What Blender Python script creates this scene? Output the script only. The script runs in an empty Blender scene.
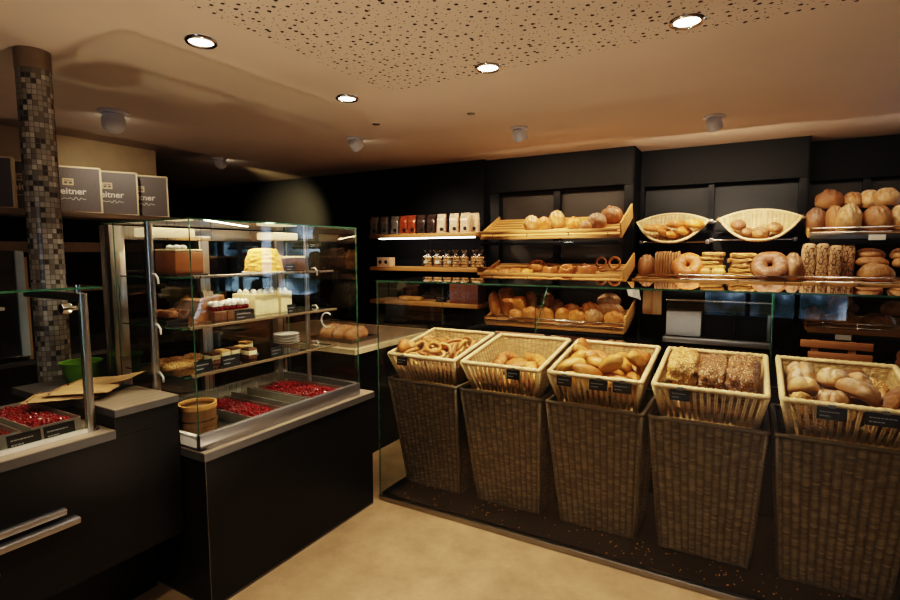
import bpy, bmesh, math, random
from mathutils import Vector, Matrix, Euler, noise
random.seed(7)
PI = math.pi
C = bpy.context.scene.collection
SC = bpy.context.scene

# ------------------------------------------------------------------ camera
FOC, PITCH, YAW, ROLL, EYE = 519.57, 0.09059, 0.52263, -0.0030, 1.55
fw = Vector((-math.sin(YAW)*math.cos(PITCH), math.cos(YAW)*math.cos(PITCH), -math.sin(PITCH)))
r0 = Vector((math.cos(YAW), math.sin(YAW), 0)); u0 = r0.cross(fw)
rt = r0*math.cos(ROLL) + u0*math.sin(ROLL); up = rt.cross(fw)
cam = bpy.data.cameras.new('camera'); cam_o = bpy.data.objects.new('camera', cam); C.objects.link(cam_o)
cam.sensor_width = 36; cam.lens = FOC/900*36; cam.clip_start = .02
cam_o.matrix_world = Matrix(((rt.x, up.x, -fw.x, 0), (rt.y, up.y, -fw.y, 0), (rt.z, up.z, -fw.z, EYE), (0, 0, 0, 1)))
SC.camera = cam_o
EYEP = Vector((0, 0, EYE))
# measurements: where a sight line from the survey viewpoint meets a real plane (x, y or z = v)
def _ray(x, y): return fw*FOC + rt*(x-450) - up*(y-300)
def on(ax, x, y, v):
    d = _ray(x, y); return EYEP + d*((v-EYEP[ax])/d[ax])
def onX(x, y, v): return on(0, x, y, v)
def onY(x, y, v): return on(1, x, y, v)
def onZ(x, y, v): return on(2, x, y, v)

# ------------------------------------------------------------------ materials
class NT:
    def __init__(s, name):
        s.m = bpy.data.materials.new(name); s.m.use_nodes = True
        s.t = s.m.node_tree; s.n = s.t.nodes; s.b = s.n['Principled BSDF']; s.out = s.n['Material Output']
    def N(s, typ, **k):
        n = s.n.new('ShaderNode'+typ)
        for a, v in k.items(): setattr(n, a, v)
        return n
    def L(s, a, b): s.t.links.new(a, b)
    def val(s, sock, v):
        if hasattr(v, 'is_linked'): s.L(v, sock)
        else: sock.default_value = v
    def math(s, op, a, b=0.0, c=None):
        n = s.N('Math', operation=op); s.val(n.inputs[0], a); s.val(n.inputs[1], b)
        if c is not None: s.val(n.inputs[2], c)
        return n.outputs[0]
    def ramp(s, f, stops, interp='LINEAR'):
        n = s.N('ValToRGB'); n.color_ramp.interpolation = interp
        e = n.color_ramp.elements
        while len(e) < len(stops): e.new(.5)
        for q, (p, c) in zip(e, stops): q.position = p; q.color = (*c, 1) if len(c) == 3 else c
        s.L(f, n.inputs[0]); return n.outputs[0]
    def mix(s, f, a, b, mode='MIX'):
        n = s.N('Mix', data_type='RGBA', blend_type=mode)
        s.val(n.inputs[0], f)
        for k, v in ((6, a), (7, b)):
            if isinstance(v, tuple): n.inputs[k].default_value = (*v, 1)
            else: s.L(v, n.inputs[k])
        return n.outputs[2]
    def noise(s, vec, scale, detail=3, rough=.55, w=None):
        n = s.N('TexNoise'); n.inputs['Scale'].default_value = scale; n.inputs['Detail'].default_value = detail
        n.inputs['Roughness'].default_value = rough
        if w is not None:
            n.noise_dimensions = '4D'; s.L(w, n.inputs['W'])
        if vec is not None: s.L(vec, n.inputs['Vector'])
        return n.outputs['Fac']
    def bump(s, h, strength=.3, dist=.01):
        n = s.N('Bump'); n.inputs['Strength'].default_value = strength; n.inputs['Distance'].default_value = dist
        s.L(h, n.inputs['Height']); s.L(n.outputs[0], s.b.inputs['Normal'])
    def scaled(s, vec, sc):
        n = s.N('Mapping'); n.inputs['Scale'].default_value = sc; s.L(vec, n.inputs['Vector']); return n.outputs[0]
    @property
    def obj(s): return s.N('TexCoord').outputs['Object']
    @property
    def gen(s): return s.N('TexCoord').outputs['Generated']
    @property
    def uv(s): return s.N('TexCoord').outputs['UV']
    @property
    def pos(s): return s.N('NewGeometry').outputs['Position']

def plain(name, col, rough=.5, metal=0, var=.12, scale=20, bump=0, spec=.5, coat=0):
    t = NT(name); p = t.pos
    f = t.noise(p, scale, 4)
    c1 = tuple(max(0, x*(1-var)) for x in col); c2 = tuple(min(1, x*(1+var)) for x in col)
    t.L(t.ramp(f, [(.3, c1), (.7, c2)]), t.b.inputs['Base Color'])
    t.b.inputs['Roughness'].default_value = rough; t.b.inputs['Metallic'].default_value = metal
    t.b.inputs['Specular IOR Level'].default_value = spec; t.b.inputs['Coat Weight'].default_value = coat
    if bump: t.bump(f, bump, .004)
    return t.m

def wood(name, dark, light, rough=.45, axis='x', scale=1):
    t = NT(name)
    sc = {'x': (1.2, 22, 22), 'y': (22, 1.2, 22), 'z': (22, 22, 1.2)}[axis]
    f = t.noise(t.scaled(t.obj, tuple(k*scale for k in sc)), 2.2, 6, .62)
    f2 = t.noise(t.obj, 3, 2)
    col = t.mix(t.math('MULTIPLY', f2, .35), t.ramp(f, [(.3, dark), (.65, light)]), dark)
    t.L(col, t.b.inputs['Base Color']); t.b.inputs['Roughness'].default_value = rough
    t.bump(f, .12, .002); return t.m

def steel(name, col=(.62, .6, .57), rough=.28, axis=(60, 60, .8)):
    t = NT(name)
    f = t.noise(t.scaled(t.obj, axis), 1.5, 4)
    t.L(t.ramp(f, [(.2, tuple(k*.97 for k in col)), (.8, col)]), t.b.inputs['Base Color'])
    t.b.inputs['Metallic'].default_value = 1
    t.L(t.ramp(f, [(.2, (rough*.93,)*3), (.8, (rough*1.08,)*3)]), t.b.inputs['Roughness']); return t.m

def emis(name, col, strength):
    t = NT(name); f = t.noise(t.obj, 8)
    t.L(t.ramp(f, [(0, tuple(k*.97 for k in col)), (1, col)]), t.b.inputs['Emission Color'])
    t.b.inputs['Base Color'].default_value = (*col, 1); t.b.inputs['Emission Strength'].default_value = strength
    return t.m

def glass_mat(name, tint=(.97, .985, .975), refl=1.35):
    # thin architectural pane: clear transmission with a Fresnel reflection on its outer skin
    t = NT(name); t.n.remove(t.b)
    tr = t.N('BsdfTransparent'); tr.inputs[0].default_value = (*tint, 1)
    gl = t.N('BsdfGlossy'); gl.inputs['Roughness'].default_value = .004
    gl.inputs['Color'].default_value = (1, 1, 1, 1)
    fr = t.N('Fresnel'); fr.inputs['IOR'].default_value = 1.5
    back = t.N('NewGeometry').outputs['Backfacing']
    smu = t.noise(t.obj, 2.5, 2)
    k = t.math('MULTIPLY', t.math('MULTIPLY', fr.outputs[0], t.math('SUBTRACT', 1.0, back)), t.math('MULTIPLY_ADD', smu, .1, refl))
    k = t.math('MINIMUM', k, 1.0)
    mx = t.N('MixShader'); t.L(k, mx.inputs[0]); t.L(tr.outputs[0], mx.inputs[1]); t.L(gl.outputs[0], mx.inputs[2])
    t.L(mx.outputs[0], t.out.inputs['Surface']); return t.m

def glass_edge(name):
    t = NT(name); f = t.noise(t.obj, 30)
    t.L(t.ramp(f, [(.3, (.03, .10, .065)), (.7, (.07, .21, .14))]), t.b.inputs['Base Color'])
    t.b.inputs['Roughness'].default_value = .15; t.b.inputs['Transmission Weight'].default_value = .35
    return t.m

def bread_mat(name, top, mid, low, flour=0., seeds=None, rough=.6, nscale=14, bumps=.35):
    t = NT(name); ob = t.obj; rnd = t.N('ObjectInfo').outputs['Random']
    w = t.math('MULTIPLY', rnd, 40)
    sep = t.N('SeparateXYZ'); t.L(t.gen, sep.inputs[0]); z = sep.outputs['Z']
    f = t.noise(ob, nscale, 4, .6, w)
    h = t.math('ADD', z, t.math('MULTIPLY', t.math('SUBTRACT', f, .5), .9))
    col = t.ramp(h, [(.12, low), (.5, mid), (.95, top)])
    fm = t.noise(ob, 38, 5, .65, w); fp = t.noise(ob, 7, 2, .5, w)
    col = t.mix(t.math('MULTIPLY', t.ramp(fm, [(.5, (0, 0, 0)), (.68, (1, 1, 1))]), .55), col, tuple(min(1, k*1.25+.03) for k in low))
    col = t.mix(t.math('MULTIPLY', t.ramp(fp, [(.45, (0, 0, 0)), (.7, (1, 1, 1))]), .5), col, tuple(k*.62 for k in top))
    if flour:
        fl = t.noise(ob, 30, 5, .7, w)
        col = t.mix(t.math('MULTIPLY', t.ramp(fl, [(.42, (0, 0, 0)), (.62, (1, 1, 1))]), t.math('MULTIPLY', z, flour)), col, (.86, .78, .64))
    hgt = t.noise(ob, 60, 4, .6, w)
    if seeds:
        v = t.N('TexVoronoi'); v.inputs['Scale'].default_value = 115; t.L(ob, v.inputs['Vector'])
        sd = t.ramp(v.outputs['Distance'], [(.38, (1, 1, 1)), (.5, (0, 0, 0))])
        sc = t.ramp(t.N('SeparateColor').outputs[0], [(0, (1, 1, 1)), (1, (1, 1, 1))]) if False else None
        cc = t.N('SeparateColor'); t.L(v.outputs['Color'], cc.inputs[0])
        on_ = t.ramp(cc.outputs[0], [(.25, (0, 0, 0)), (.3, (1, 1, 1))])
        scol = t.ramp(cc.outputs[1], [(.3, seeds[0]), (.6, seeds[1])])
        k = t.math('MULTIPLY', sd, on_)
        col = t.mix(k, col, scol)
        hgt = t.math('ADD', hgt, t.math('MULTIPLY', k, .8))
    hs = t.N('HueSaturation'); t.L(col, hs.inputs['Color'])
    t.L(t.math('MULTIPLY_ADD', rnd, .3, .85), hs.inputs['Value'])
    t.L(t.math('MULTIPLY_ADD', rnd, .012, .494), hs.inputs['Hue'])
    t.L(hs.outputs[0], t.b.inputs['Base Color']); t.b.inputs['Roughness'].default_value = rough
    t.b.inputs['Coat Weight'].default_value = .18; t.b.inputs['Coat Roughness'].default_value = .3
    t.bump(t.math('ADD', hgt, t.math('MULTIPLY', fm, .6)), min(1, bumps*1.5), .005); return t.m

def wicker_mat(name, dark, light, rough=.55, nc=13, nr=62, gap=.5):
    # osier: weavers vary in tone strand by strand; dark gaps paint in crevice shade over the browner stakes
    t = NT(name)
    sep = t.N('SeparateXYZ'); t.L(t.uv, sep.inputs[0]); u = t.math('MULTIPLY', sep.outputs[0], nc); v = t.math('MULTIPLY', sep.outputs[1], nr)
    cb = t.N('CombineXYZ'); t.L(t.math('FLOOR', t.math('ADD', u, .5)), cb.inputs[0]); t.L(t.math('FLOOR', v), cb.inputs[1])
    wn = t.N('TexWhiteNoise', noise_dimensions='3D'); t.L(cb.outputs[0], wn.inputs['Vector'])
    f = t.noise(t.scaled(t.uv, (8, 120, 1)), 1.0, 4, .6)
    f2 = t.noise(t.obj, 7, 3)
    k = t.math('ADD', t.math('MULTIPLY', wn.outputs['Value'], .38), t.math('MULTIPLY', f, .65))
    col = t.ramp(k, [(.25, tuple((a+b)/2.6 for a, b in zip(dark, light))), (.55, tuple(.3*a+.7*b for a, b in zip(dark, light))), (.85, tuple(min(1, b*1.3) for b in light))])
    gap_shade = t.math('POWER', t.math('ABSOLUTE', t.math('SINE', t.math('MULTIPLY', u, PI))), 5.0)
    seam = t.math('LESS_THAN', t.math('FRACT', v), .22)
    col = t.mix(t.math('MULTIPLY', t.math('MAXIMUM', gap_shade, t.math('MULTIPLY', seam, .8)), gap), col, dark)
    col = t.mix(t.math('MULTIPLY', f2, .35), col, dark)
    t.L(col, t.b.inputs['Base Color']); t.b.inputs['Roughness'].default_value = rough
    t.bump(f, .2, .002); return t.m

def ceiling_mat(name, holes):
    t = NT(name); p = t.pos
    f = t.noise(p, 1.3, 4)
    col = t.ramp(f, [(.3, (.57, .465, .39)), (.7, (.62, .51, .43))])
    if holes:
        v = t.N('TexVoronoi', voronoi_dimensions='2D'); v.inputs['Scale'].default_value = 21; v.inputs['Randomness'].default_value = .8
        t.L(p, v.inputs['Vector'])
        cc = t.N('SeparateColor'); t.L(v.outputs['Color'], cc.inputs[0])
        rad = t.ramp(cc.outputs[0], [(.0, (.075,)*3), (.45, (.09,)*3), (.55, (.15,)*3), (1, (.19,)*3)])
        k = t.math('LESS_THAN', v.outputs['Distance'], rad)
        v2 = t.N('TexVoronoi', voronoi_dimensions='2D'); v2.inputs['Scale'].default_value = 27; v2.inputs['Randomness'].default_value = .9
        mp = t.N('Mapping'); mp.inputs['Location'].default_value = (.37, .71, 0); t.L(p, mp.inputs['Vector']); t.L(mp.outputs[0], v2.inputs['Vector'])
        k2 = t.math('LESS_THAN', v2.outputs['Distance'], .07)
        k = t.math('MAXIMUM', k, k2)
        col = t.mix(k, col, (.012, .01, .009))
    t.L(col, t.b.inputs['Base Color']); t.b.inputs['Roughness'].default_value = .85
    return t.m

def mosaic_mat(name):
    t = NT(name)
    sep = t.N('SeparateXYZ'); t.L(t.scaled(t.uv, (22, 98, 1)), sep.inputs[0])
    fx, fy = t.math('FLOOR', sep.outputs[0]), t.math('FLOOR', sep.outputs[1])
    cb = t.N('CombineXYZ'); t.L(fx, cb.inputs[0]); t.L(fy, cb.inputs[1])
    wn = t.N('TexWhiteNoise', noise_dimensions='2D'); t.L(cb.outputs[0], wn.inputs['Vector'])
    col = t.ramp(wn.outputs['Value'], [(0, (.05, .046, .042)), (.12, (.14, .13, .115)), (.32, (.24, .225, .20)), (.7, (.31, .29, .265)), (.92, (.42, .40, .36))], 'CONSTANT')
    def edge(s):
        f = t.math('FRACT', s); return t.math('LESS_THAN', t.math('MINIMUM', f, t.math('SUBTRACT', 1.0, f)), .06)
    k = t.math('MAXIMUM', edge(sep.outputs[0]), edge(sep.outputs[1]))
    t.L(t.mix(k, col, (.09, .08, .07)), t.b.inputs['Base Color'])
    t.L(t.math('MULTIPLY_ADD', k, .5, .22), t.b.inputs['Roughness'])
    t.bump(t.math('SUBTRACT', 1.0, k), .4, .002); return t.m

def box_paper(name):
    t = NT(name)
    sep = t.N('SeparateXYZ'); t.L(t.obj, sep.inputs[0])
    a = t.math('SINE', t.math('MULTIPLY', t.math('ADD', sep.outputs[0], sep.outputs[2]), 420))
    b = t.math('SINE', t.math('MULTIPLY', t.math('SUBTRACT', sep.outputs[0], sep.outputs[2]), 420))
    k = t.math('GREATER_THAN', t.math('MULTIPLY', a, b), .1)
    t.L(t.mix(k, (.10, .085, .085), (.22, .185, .17)), t.b.inputs['Base Color']); t.b.inputs['Roughness'].default_value = .5
    return t.m

def crackle_mat(name):
    t = NT(name); ob = t.obj
    v = t.N('TexVoronoi', feature='DISTANCE_TO_EDGE'); v.inputs['Scale'].default_value = 36
    nz = t.N('TexNoise'); nz.inputs['Scale'].default_value = 12; t.L(ob, nz.inputs['Vector'])
    mv = t.N('Mix', data_type='VECTOR'); mv.inputs[0].default_value = .12; t.L(ob, mv.inputs[4]); t.L(nz.outputs['Color'], mv.inputs[5]); t.L(mv.outputs[1], v.inputs['Vector'])
    k = t.ramp(v.outputs['Distance'], [(.035, (0, 0, 0)), (.10, (1, 1, 1))])
    t.L(t.mix(k, (.09, .03, .012), (.62, .40, .22)), t.b.inputs['Base Color']); t.b.inputs['Roughness'].default_value = .7
    t.bump(k, .5, .004); return t.m

M = dict(
 black=plain('black_laminate', (.0055, .005, .0048), .42, 0, .2, 3, spec=.25),
 blackwall=plain('black_wall_paint', (.0042, .0043, .0048), .6, 0, .15, 4, spec=.2),
 recess=plain('taupe_back_panel', (.034, .028, .023), .55, 0, .12, 3),
 recessb=plain('charcoal_back_panel', (.0055, .006, .008), .55, 0, .12, 3),
 post=plain('black_steel_post', (.006, .006, .0075), .4, 0, .2, 8, spec=.3),
 taupewall=plain('dim_taupe_wall', (.16, .125, .095), .8, 0, .08, 4, 0), beige=plain('beige_plaster', (.50, .38, .23), .8, 0, .08, 5, .1),
 floor=None, ceil=ceiling_mat('ceiling_paint', False), perf=ceiling_mat('perforated_ceiling', True),
 white=plain('white_lacquer', (.78, .77, .76), .4, 0, .03), lampgrey=plain('grey_white_lacquer', (.78, .78, .84), .4, 0, .03),
 whitepanel=plain('pale_grey_panel', (.52, .54, .58), .35, 0, .05),
 shelf=wood('oak_shelf', (.38, .175, .055), (.62, .35, .13), .45, 'x'),
 slat=wood('beech_slats', (.42, .20, .062), (.66, .38, .145), .5, 'x'),
 redslat=wood('reddish_beech', (.40, .17, .07), (.58, .28, .13), .5, 'x'),
 shelfy=wood('dark_oak_shelf', (.10, .07, .045), (.21, .15, .10), .45, 'y'),
 board=wood('maple_board', (.50, .30, .13), (.72, .48, .25), .5, 'z'),
 top=wood('grey_oak_worktop', (.20, .16, .12), (.32, .26, .195), .33, 'y'),
 topedge=plain('grey_worktop_edge', (.055, .052, .052), .45, 0, .1),
 ledge=wood('pale_wood_counter', (.46, .36, .22), (.62, .50, .33), .4, 'x'),
 steel=steel('brushed_steel'), chrome=steel('chrome', (.8, .79, .77), .12, (3, 3, 3)), darksteel=steel('dark_steel', (.30, .28, .25), .35),
 alu=steel('satin_aluminium', (.40, .40, .42), .42, (1, 300, 1)),
 glass=glass_mat('clear_glass'), glassdark=glass_mat('smoked_glass', (.50, .44, .36), 1.7), gedge=glass_edge('green_glass_edge'),
 film=glass_mat('cellophane', (.93, .92, .9), 3.2),
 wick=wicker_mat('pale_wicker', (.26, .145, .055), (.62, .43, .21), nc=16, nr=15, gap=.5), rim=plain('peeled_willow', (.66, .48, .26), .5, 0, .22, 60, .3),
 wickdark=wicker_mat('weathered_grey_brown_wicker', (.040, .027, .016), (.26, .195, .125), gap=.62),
 tag=plain('black_card', (.010, .010, .011), .35, 0, .1), chalk=plain('white_ink', (.6, .6, .6), .6, 0, .05), greyink=plain('grey_ink', (.3, .3, .31), .6, 0, .05),
 card=plain('white_card', (.75, .72, .66), .6, 0, .04),
 mosaic=mosaic_mat('grey_mosaic_tiles'), collar=plain('taupe_collar', (.20, .15, .105), .5, 0, .1),
 boxp=box_paper('dark_dotted_box_paper'), boxe=plain('cream_box_edge', (.72, .60, .40), .55, 0, .05), boxg=plain('gold_print', (.62, .50, .31), .45, 0, .05), boxw=plain('cream_print', (.78, .73, .66), .5, 0, .04),
 kraft=plain('kraft_paper', (.42, .27, .13), .75, 0, .12, 9, .15), kraftd=plain('brown_card_tray', (.30, .18, .085), .7, 0, .12, 9, .1),
 green=plain('green_plastic', (.11, .25, .03), .35, 0, .08), soil=plain('dark_filling', (.02, .016, .01), .9),
 berry=plain('red_glazed_berry', (.17, .006, .009), .15, 0, .4, 60, 0, .6, .6), tray=plain('pale_metal_tray', (.40, .38, .34), .35, .6, .06),
 choc=plain('milk_chocolate_glaze', (.27, .105, .042), .35, 0, .1), choccr=plain('chocolate_sponge', (.09, .035, .015), .8, 0, .4, 90, .4),
 cream=plain('vanilla_cream', (.78, .66, .42), .5, 0, .08, 40, .2), wcream=plain('whipped_cream', (.80, .77, .74), .45, 0, .04, 40, .2),
 crumb=plain('coconut_crumb', (.72, .38, .10), .8, 0, .35, 120, 1.0), nut=plain('nut_brittle', (.24, .10, .04), .45, 0, .5, 70, .8),
 plate=plain('white_porcelain', (.78, .77, .75), .18, 0, .02), machine=plain('black_machine_casing', (.008, .008, .009), .25, 0, .2),
 bluegrey=plain('pale_blue_steel_trim', (.42, .52, .58), .4, 0, .05), amber=plain('orange_brown_panel', (.33, .13, .03), .5, 0, .1),
 foil=plain('silver_foil', (.36, .31, .28), .28, .7, .25, 45, .4), red=plain('red_foil', (.26, .055, .02), .3, .2, .3, 45, .3), dark=plain('dark_foil', (.05, .03, .025), .3, .2, .6, 60, .3),
 kraftbag=plain('pale_printed_foil', (.66, .46, .31), .4, .1, .25, 35, .3), pasta=plain('biscuit', (.66, .40, .17), .7, 0, .35, 60, .4), traywood=wood('dark_red_wood', (.12, .04, .018), (.22, .085, .04), .5, 'x'), drum=wood('brown_stave_wood', (.13, .065, .025), (.26, .14, .06), .45, 'z'), rose=plain('dusty_rose_card', (.46, .24, .17), .6, 0, .06),
 lens=emis('lamp_lens', (1, .93, .82), 9), lens2=emis('spot_lens', (1, .9, .72), 12), led=emis('led_strip', (1, .93, .85), 7), casebar=emis('display_case_tube', (1, .76, .46), .55),
 cloth=plain('white_cotton', (.72, .70, .68), .9, 0, .06, 30, .2), seam=plain('panel_seam', (.05, .045, .042), .6),
)
def floor_mat():
    t = NT('beige_screed_floor'); p = t.pos
    f = t.noise(p, 5, 7, .65); g = t.noise(p, 45, 3)
    c = t.ramp(f, [(.3, (.185, .122, .064)), (.7, (.33, .23, .13))])
    c = t.mix(t.math('MULTIPLY', g, .18), c, (.20, .13, .075))
    t.L(c, t.b.inputs['Base Color']); t.b.inputs['Roughness'].default_value = .5
    t.bump(g, .06, .002); return t.m
M['floor'] = floor_mat()
BM = dict(
 golden=bread_mat('golden_crust', (.36, .115, .018), (.50, .20, .042), (.62, .34, .11)),
 roll=bread_mat('milk_roll_crust', (.38, .125, .02), (.52, .225, .048), (.66, .40, .14), nscale=8, bumps=.12, rough=.45),
 pretzel=bread_mat('pretzel_crust', (.36, .125, .03), (.48, .20, .055), (.60, .34, .13), rough=.45, bumps=.15),
 brown=bread_mat('brown_crust', (.17, .055, .013), (.26, .10, .028), (.36, .175, .06), flour=.1),
 rye=bread_mat('dark_rye_crust', (.16, .058, .017), (.25, .105, .034), (.34, .17, .065), flour=.22),
 pale=bread_mat('floured_pale_crust', (.34, .15, .042), (.46, .235, .08), (.42, .21, .075), flour=.5),
 loaf=bread_mat('farmhouse_crust', (.30, .11, .026), (.41, .185, .055), (.50, .27, .10), flour=.2),
 seed=bread_mat('seeded_crust', (.27, .11, .03), (.34, .155, .048), (.36, .18, .06), seeds=((.03, .018, .010), (.78, .60, .36)), bumps=.8),
 sesame=bread_mat('sesame_crust', (.42, .165, .036), (.52, .24, .065), (.56, .30, .10), seeds=((.72, .48, .2), (.85, .68, .40)), bumps=.7),
 yellow=bread_mat('corn_crust', (.54, .26, .055), (.64, .36, .095), (.68, .42, .15), flour=.15),
 crack=crackle_mat('crackled_flour_crust'),
)

# ------------------------------------------------------------------ mesh builder
class MB:
    def __init__(s): s.v = []; s.f = []; s.mi = []; s.uv = []
    def add(s, vs, fs, mi=0, uvs=None):
        b = len(s.v); s.v += [tuple(v) for v in vs]
        for k, f in enumerate(fs):
            s.f.append(tuple(b+i for i in f)); s.mi.append(mi)
            s.uv.append(uvs[k] if uvs else [(0, 0)]*len(f))
        return s
    def box(s, x0, x1, y0, y1, z0, z1, mi=0, bev=0, mat=None):
        if x0 > x1: x0, x1 = x1, x0
        if y0 > y1: y0, y1 = y1, y0
        if z0 > z1: z0, z1 = z1, z0
        vs = [Vector((x, y, z)) for z in (z0, z1) for y in (y0, y1) for x in (x0, x1)]
        fs = [(0, 2, 3, 1), (4, 5, 7, 6), (0, 1, 5, 4), (2, 6, 7, 3), (0, 4, 6, 2), (1, 3, 7, 5)]
        if bev:
            bm = bmesh.new(); bv = [bm.verts.new(v) for v in vs]
            for f in fs: bm.faces.new([bv[i] for i in f])
            bmesh.ops.bevel(bm, geom=list(bm.edges), offset=bev, segments=2, affect='EDGES', profile=.5)
            bm.verts.index_update(); vs = [v.co.copy() for v in bm.verts]; fs = [tuple(v.index for v in f.verts) for f in bm.faces]; bm.free()
        if mat is not None: vs = [mat @ v for v in vs]
        return s.add(vs, fs, mi)
    def pane(s, x0, x1, y0, y1, z0, z1):   # glass slab: its two large faces slot 0, its edges slot 1
        d = [abs(x1-x0), abs(y1-y0), abs(z1-z0)]; ax = d.index(min(d))
        k = len(s.f); s.box(x0, x1, y0, y1, z0, z1)
        big = {2: (0, 1), 1: (2, 3), 0: (4, 5)}[ax]
        for i in range(6):
            if i not in big: s.mi[k+i] = 1
        return s
    def tube(s, pts, r, n=10, closed=False, mi=0, caps=True):
        pts = [Vector(p) for p in pts]; m = len(pts); rs = r if isinstance(r, (list, tuple)) else [r]*m
        vs = []; prev = None
        for i, p in enumerate(pts):
            a = pts[(i-1) % m] if (closed or i > 0) else p; b = pts[(i+1) % m] if (closed or i < m-1) else p
            t = (b-a).normalized()
            if prev is None:
                q = Vector((0, 0, 1)) if abs(t.z) < .9 else Vector((1, 0, 0)); nn = t.cross(q).normalized()
            else: nn = (prev - t*prev.dot(t)).normalized()
            prev = nn; bb = t.cross(nn)
            vs += [p + (nn*math.cos(2*PI*k/n) + bb*math.sin(2*PI*k/n))*rs[i] for k in range(n)]
        fs = []
        for i in range(m if closed else m-1):
            j = (i+1) % m
            for k in range(n): fs.append((i*n+k, i*n+(k+1) % n, j*n+(k+1) % n, j*n+k))
        if not closed and caps: fs += [tuple(range(n-1, -1, -1)), tuple((m-1)*n+k for k in range(n))]
        return s.add(vs, fs, mi)
    def bar(s, a, b, r, n=10, mi=0): return s.tube([a, b], r, n, mi=mi)
    def lathe(s, prof, c=(0, 0, 0), n=24, mi=0, uvw=False):
        c = Vector(c); m = len(prof)
        vs = [c + Vector((r*math.cos(2*PI*k/n), r*math.sin(2*PI*k/n), z)) for r, z in prof for k in range(n)]
        fs, uv = [], []
        for i in range(m-1):
            for k in range(n):
                fs.append((i*n+k, i*n+(k+1) % n, (i+1)*n+(k+1) % n, (i+1)*n+k))
                uv.append([(k/n, i/(m-1)), ((k+1)/n, i/(m-1)), ((k+1)/n, (i+1)/(m-1)), (k/n, (i+1)/(m-1))])
        return s.add(vs, fs, mi, uv if uvw else None)
    def grid(s, fn, nu, nv, mi=0, flip=False):
        vs = [fn(i/nu, j/nv) for j in range(nv+1) for i in range(nu+1)]
        fs, uv = [], []
        for j in range(nv):
            for i in range(nu):
                a = j*(nu+1)+i; q = (a, a+1, a+nu+2, a+nu+1); w = [(i/nu, j/nv), ((i+1)/nu, j/nv), ((i+1)/nu, (j+1)/nv), (i/nu, (j+1)/nv)]
                if flip: q = q[::-1]; w = w[::-1]
                fs.append(q); uv.append(w)
        return s.add(vs, fs, mi, uv)
    def mesh(s, name, mats, smooth=False):
        me = bpy.data.meshes.new(name); me.from_pydata(s.v, [], s.f)
        for m in (mats if isinstance(mats, (list, tuple)) else [mats]): me.materials.append(m)
        me.polygons.foreach_set('material_index', s.mi)
        ul = me.uv_layers.new(name='UVMap'); ul.data.foreach_set('uv', [c for q in s.uv for p in q for c in p])
        if smooth:
            me.polygons.foreach_set('use_smooth', [True]*len(me.polygons))
            if smooth != 2: me.set_sharp_from_angle(angle=math.radians(42))
        me.update(); return me
    def build(s, name, mats, parent=None, smooth=False):
        o = bpy.data.objects.new(name, s.mesh(name, mats, smooth)); C.objects.link(o)
        if parent is not None: o.parent = parent
        return o

def tag(o, label, cat, group=None, kind=None):
    o['label'] = label; o['category'] = cat
    if group: o['group'] = group
    if kind: o['kind'] = kind
    return o
def thing(name, label, cat, loc=(0, 0, 0), rz=0, group=None):
    o = bpy.data.objects.new(name, None); o.empty_display_size = .05; C.objects.link(o)
    o.location = loc; o.rotation_euler = (0, 0, rz); return tag(o, label, cat, group)
def struct(o): o['kind'] = 'structure'; return o
def part(name, me, parent, loc=(0, 0, 0), label=None):
    o = bpy.data.objects.new(name, me); C.objects.link(o); o.parent = parent; o.location = loc
    if label: o['label'] = label
    return o
def dup(root, loc, label, rot=None):
    def cp(o, par):
        c = o.copy(); C.objects.link(c); c.parent = par
        for ch in list(o.children): cp(ch, c)
        return c
    r = cp(root, None); r.location = loc; r['label'] = label
    if rot is not None: r.rotation_euler = rot
    return r
ORD = 'first second third fourth fifth sixth seventh eighth ninth tenth eleventh twelfth thirteenth fourteenth fifteenth sixteenth seventeenth eighteenth nineteenth twentieth'.split()
# ------------------------------------------------------------------ the room
CEIL = 2.5
def wall(name, x0, x1, y0, y1, z0, z1, m): return struct(MB().box(x0, x1, y0, y1, z0, z1).build(name, M[m]))
wall('floor', -7.2, 4.2, -4.2, 6.4, -.1, 0, 'floor')
wall('ceiling', -7.2, 4.2, -4.2, 6.4, CEIL, CEIL+.1, 'ceil')
wall('ceiling_perforated', -1.9, 3.2, -3.2, 2.57, CEIL-.004, CEIL-.0005, 'perf')
wall('wall_left', -5.0, -4.83, -4.2, 2.91, 0, CEIL, 'beige')
wall('wall_left_lower', -4.83, -4.81, -4.2, 2.93, 0, 1.84, 'blackwall')
wall('wall_far_left', -7.2, -7.1, -4.2, 6.4, 0, CEIL, 'blackwall')
wall('wall_back_left', -7.1, -2.40, 4.87, 5.1, 0, CEIL, 'blackwall')
for k, x in enumerate((-3.92, -3.05)): struct(MB().box(x-.003, x+.003, 4.866, 4.8705, 0, CEIL).build('trim_%d' % (k+1), M['black']))
wall('wall_back_first', -2.40, -.94, 5.06, 5.2, 0, 2.17, 'recess')
wall('wall_back_second', -.94, .39, 5.36, 5.5, 0, 2.17, 'recessb')
wall('wall_back_third', .39, 1.40, 5.66, 5.8, 0, 2.17, 'recess')
wall('trim_3', -2.40, -.94, 4.95, 5.2, 2.165, CEIL, 'blackwall')
wall('trim_4', -.94, .39, 5.27, 5.5, 2.165, CEIL, 'blackwall')
wall('trim_5', .39, 1.40, 5.57, 5.8, 2.165, CEIL, 'blackwall')
k = 6
for x0, x1, y in ((-2.43, -2.27, 4.96), (-1.70, -1.635, 5.0), (-1.02, -.94, 4.96), (-.94, -.90, 5.28), (-.35, -.305, 5.3), (.33, .39, 5.28), (.39, .43, 5.6), (.80, .85, 5.6), (1.33, 1.40, 5.58)):
    wall('trim_%d' % k, x0, x1, y, y+.38 if y > 5.2 else 5.3, 0, 2.165, 'post'); k += 1
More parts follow.
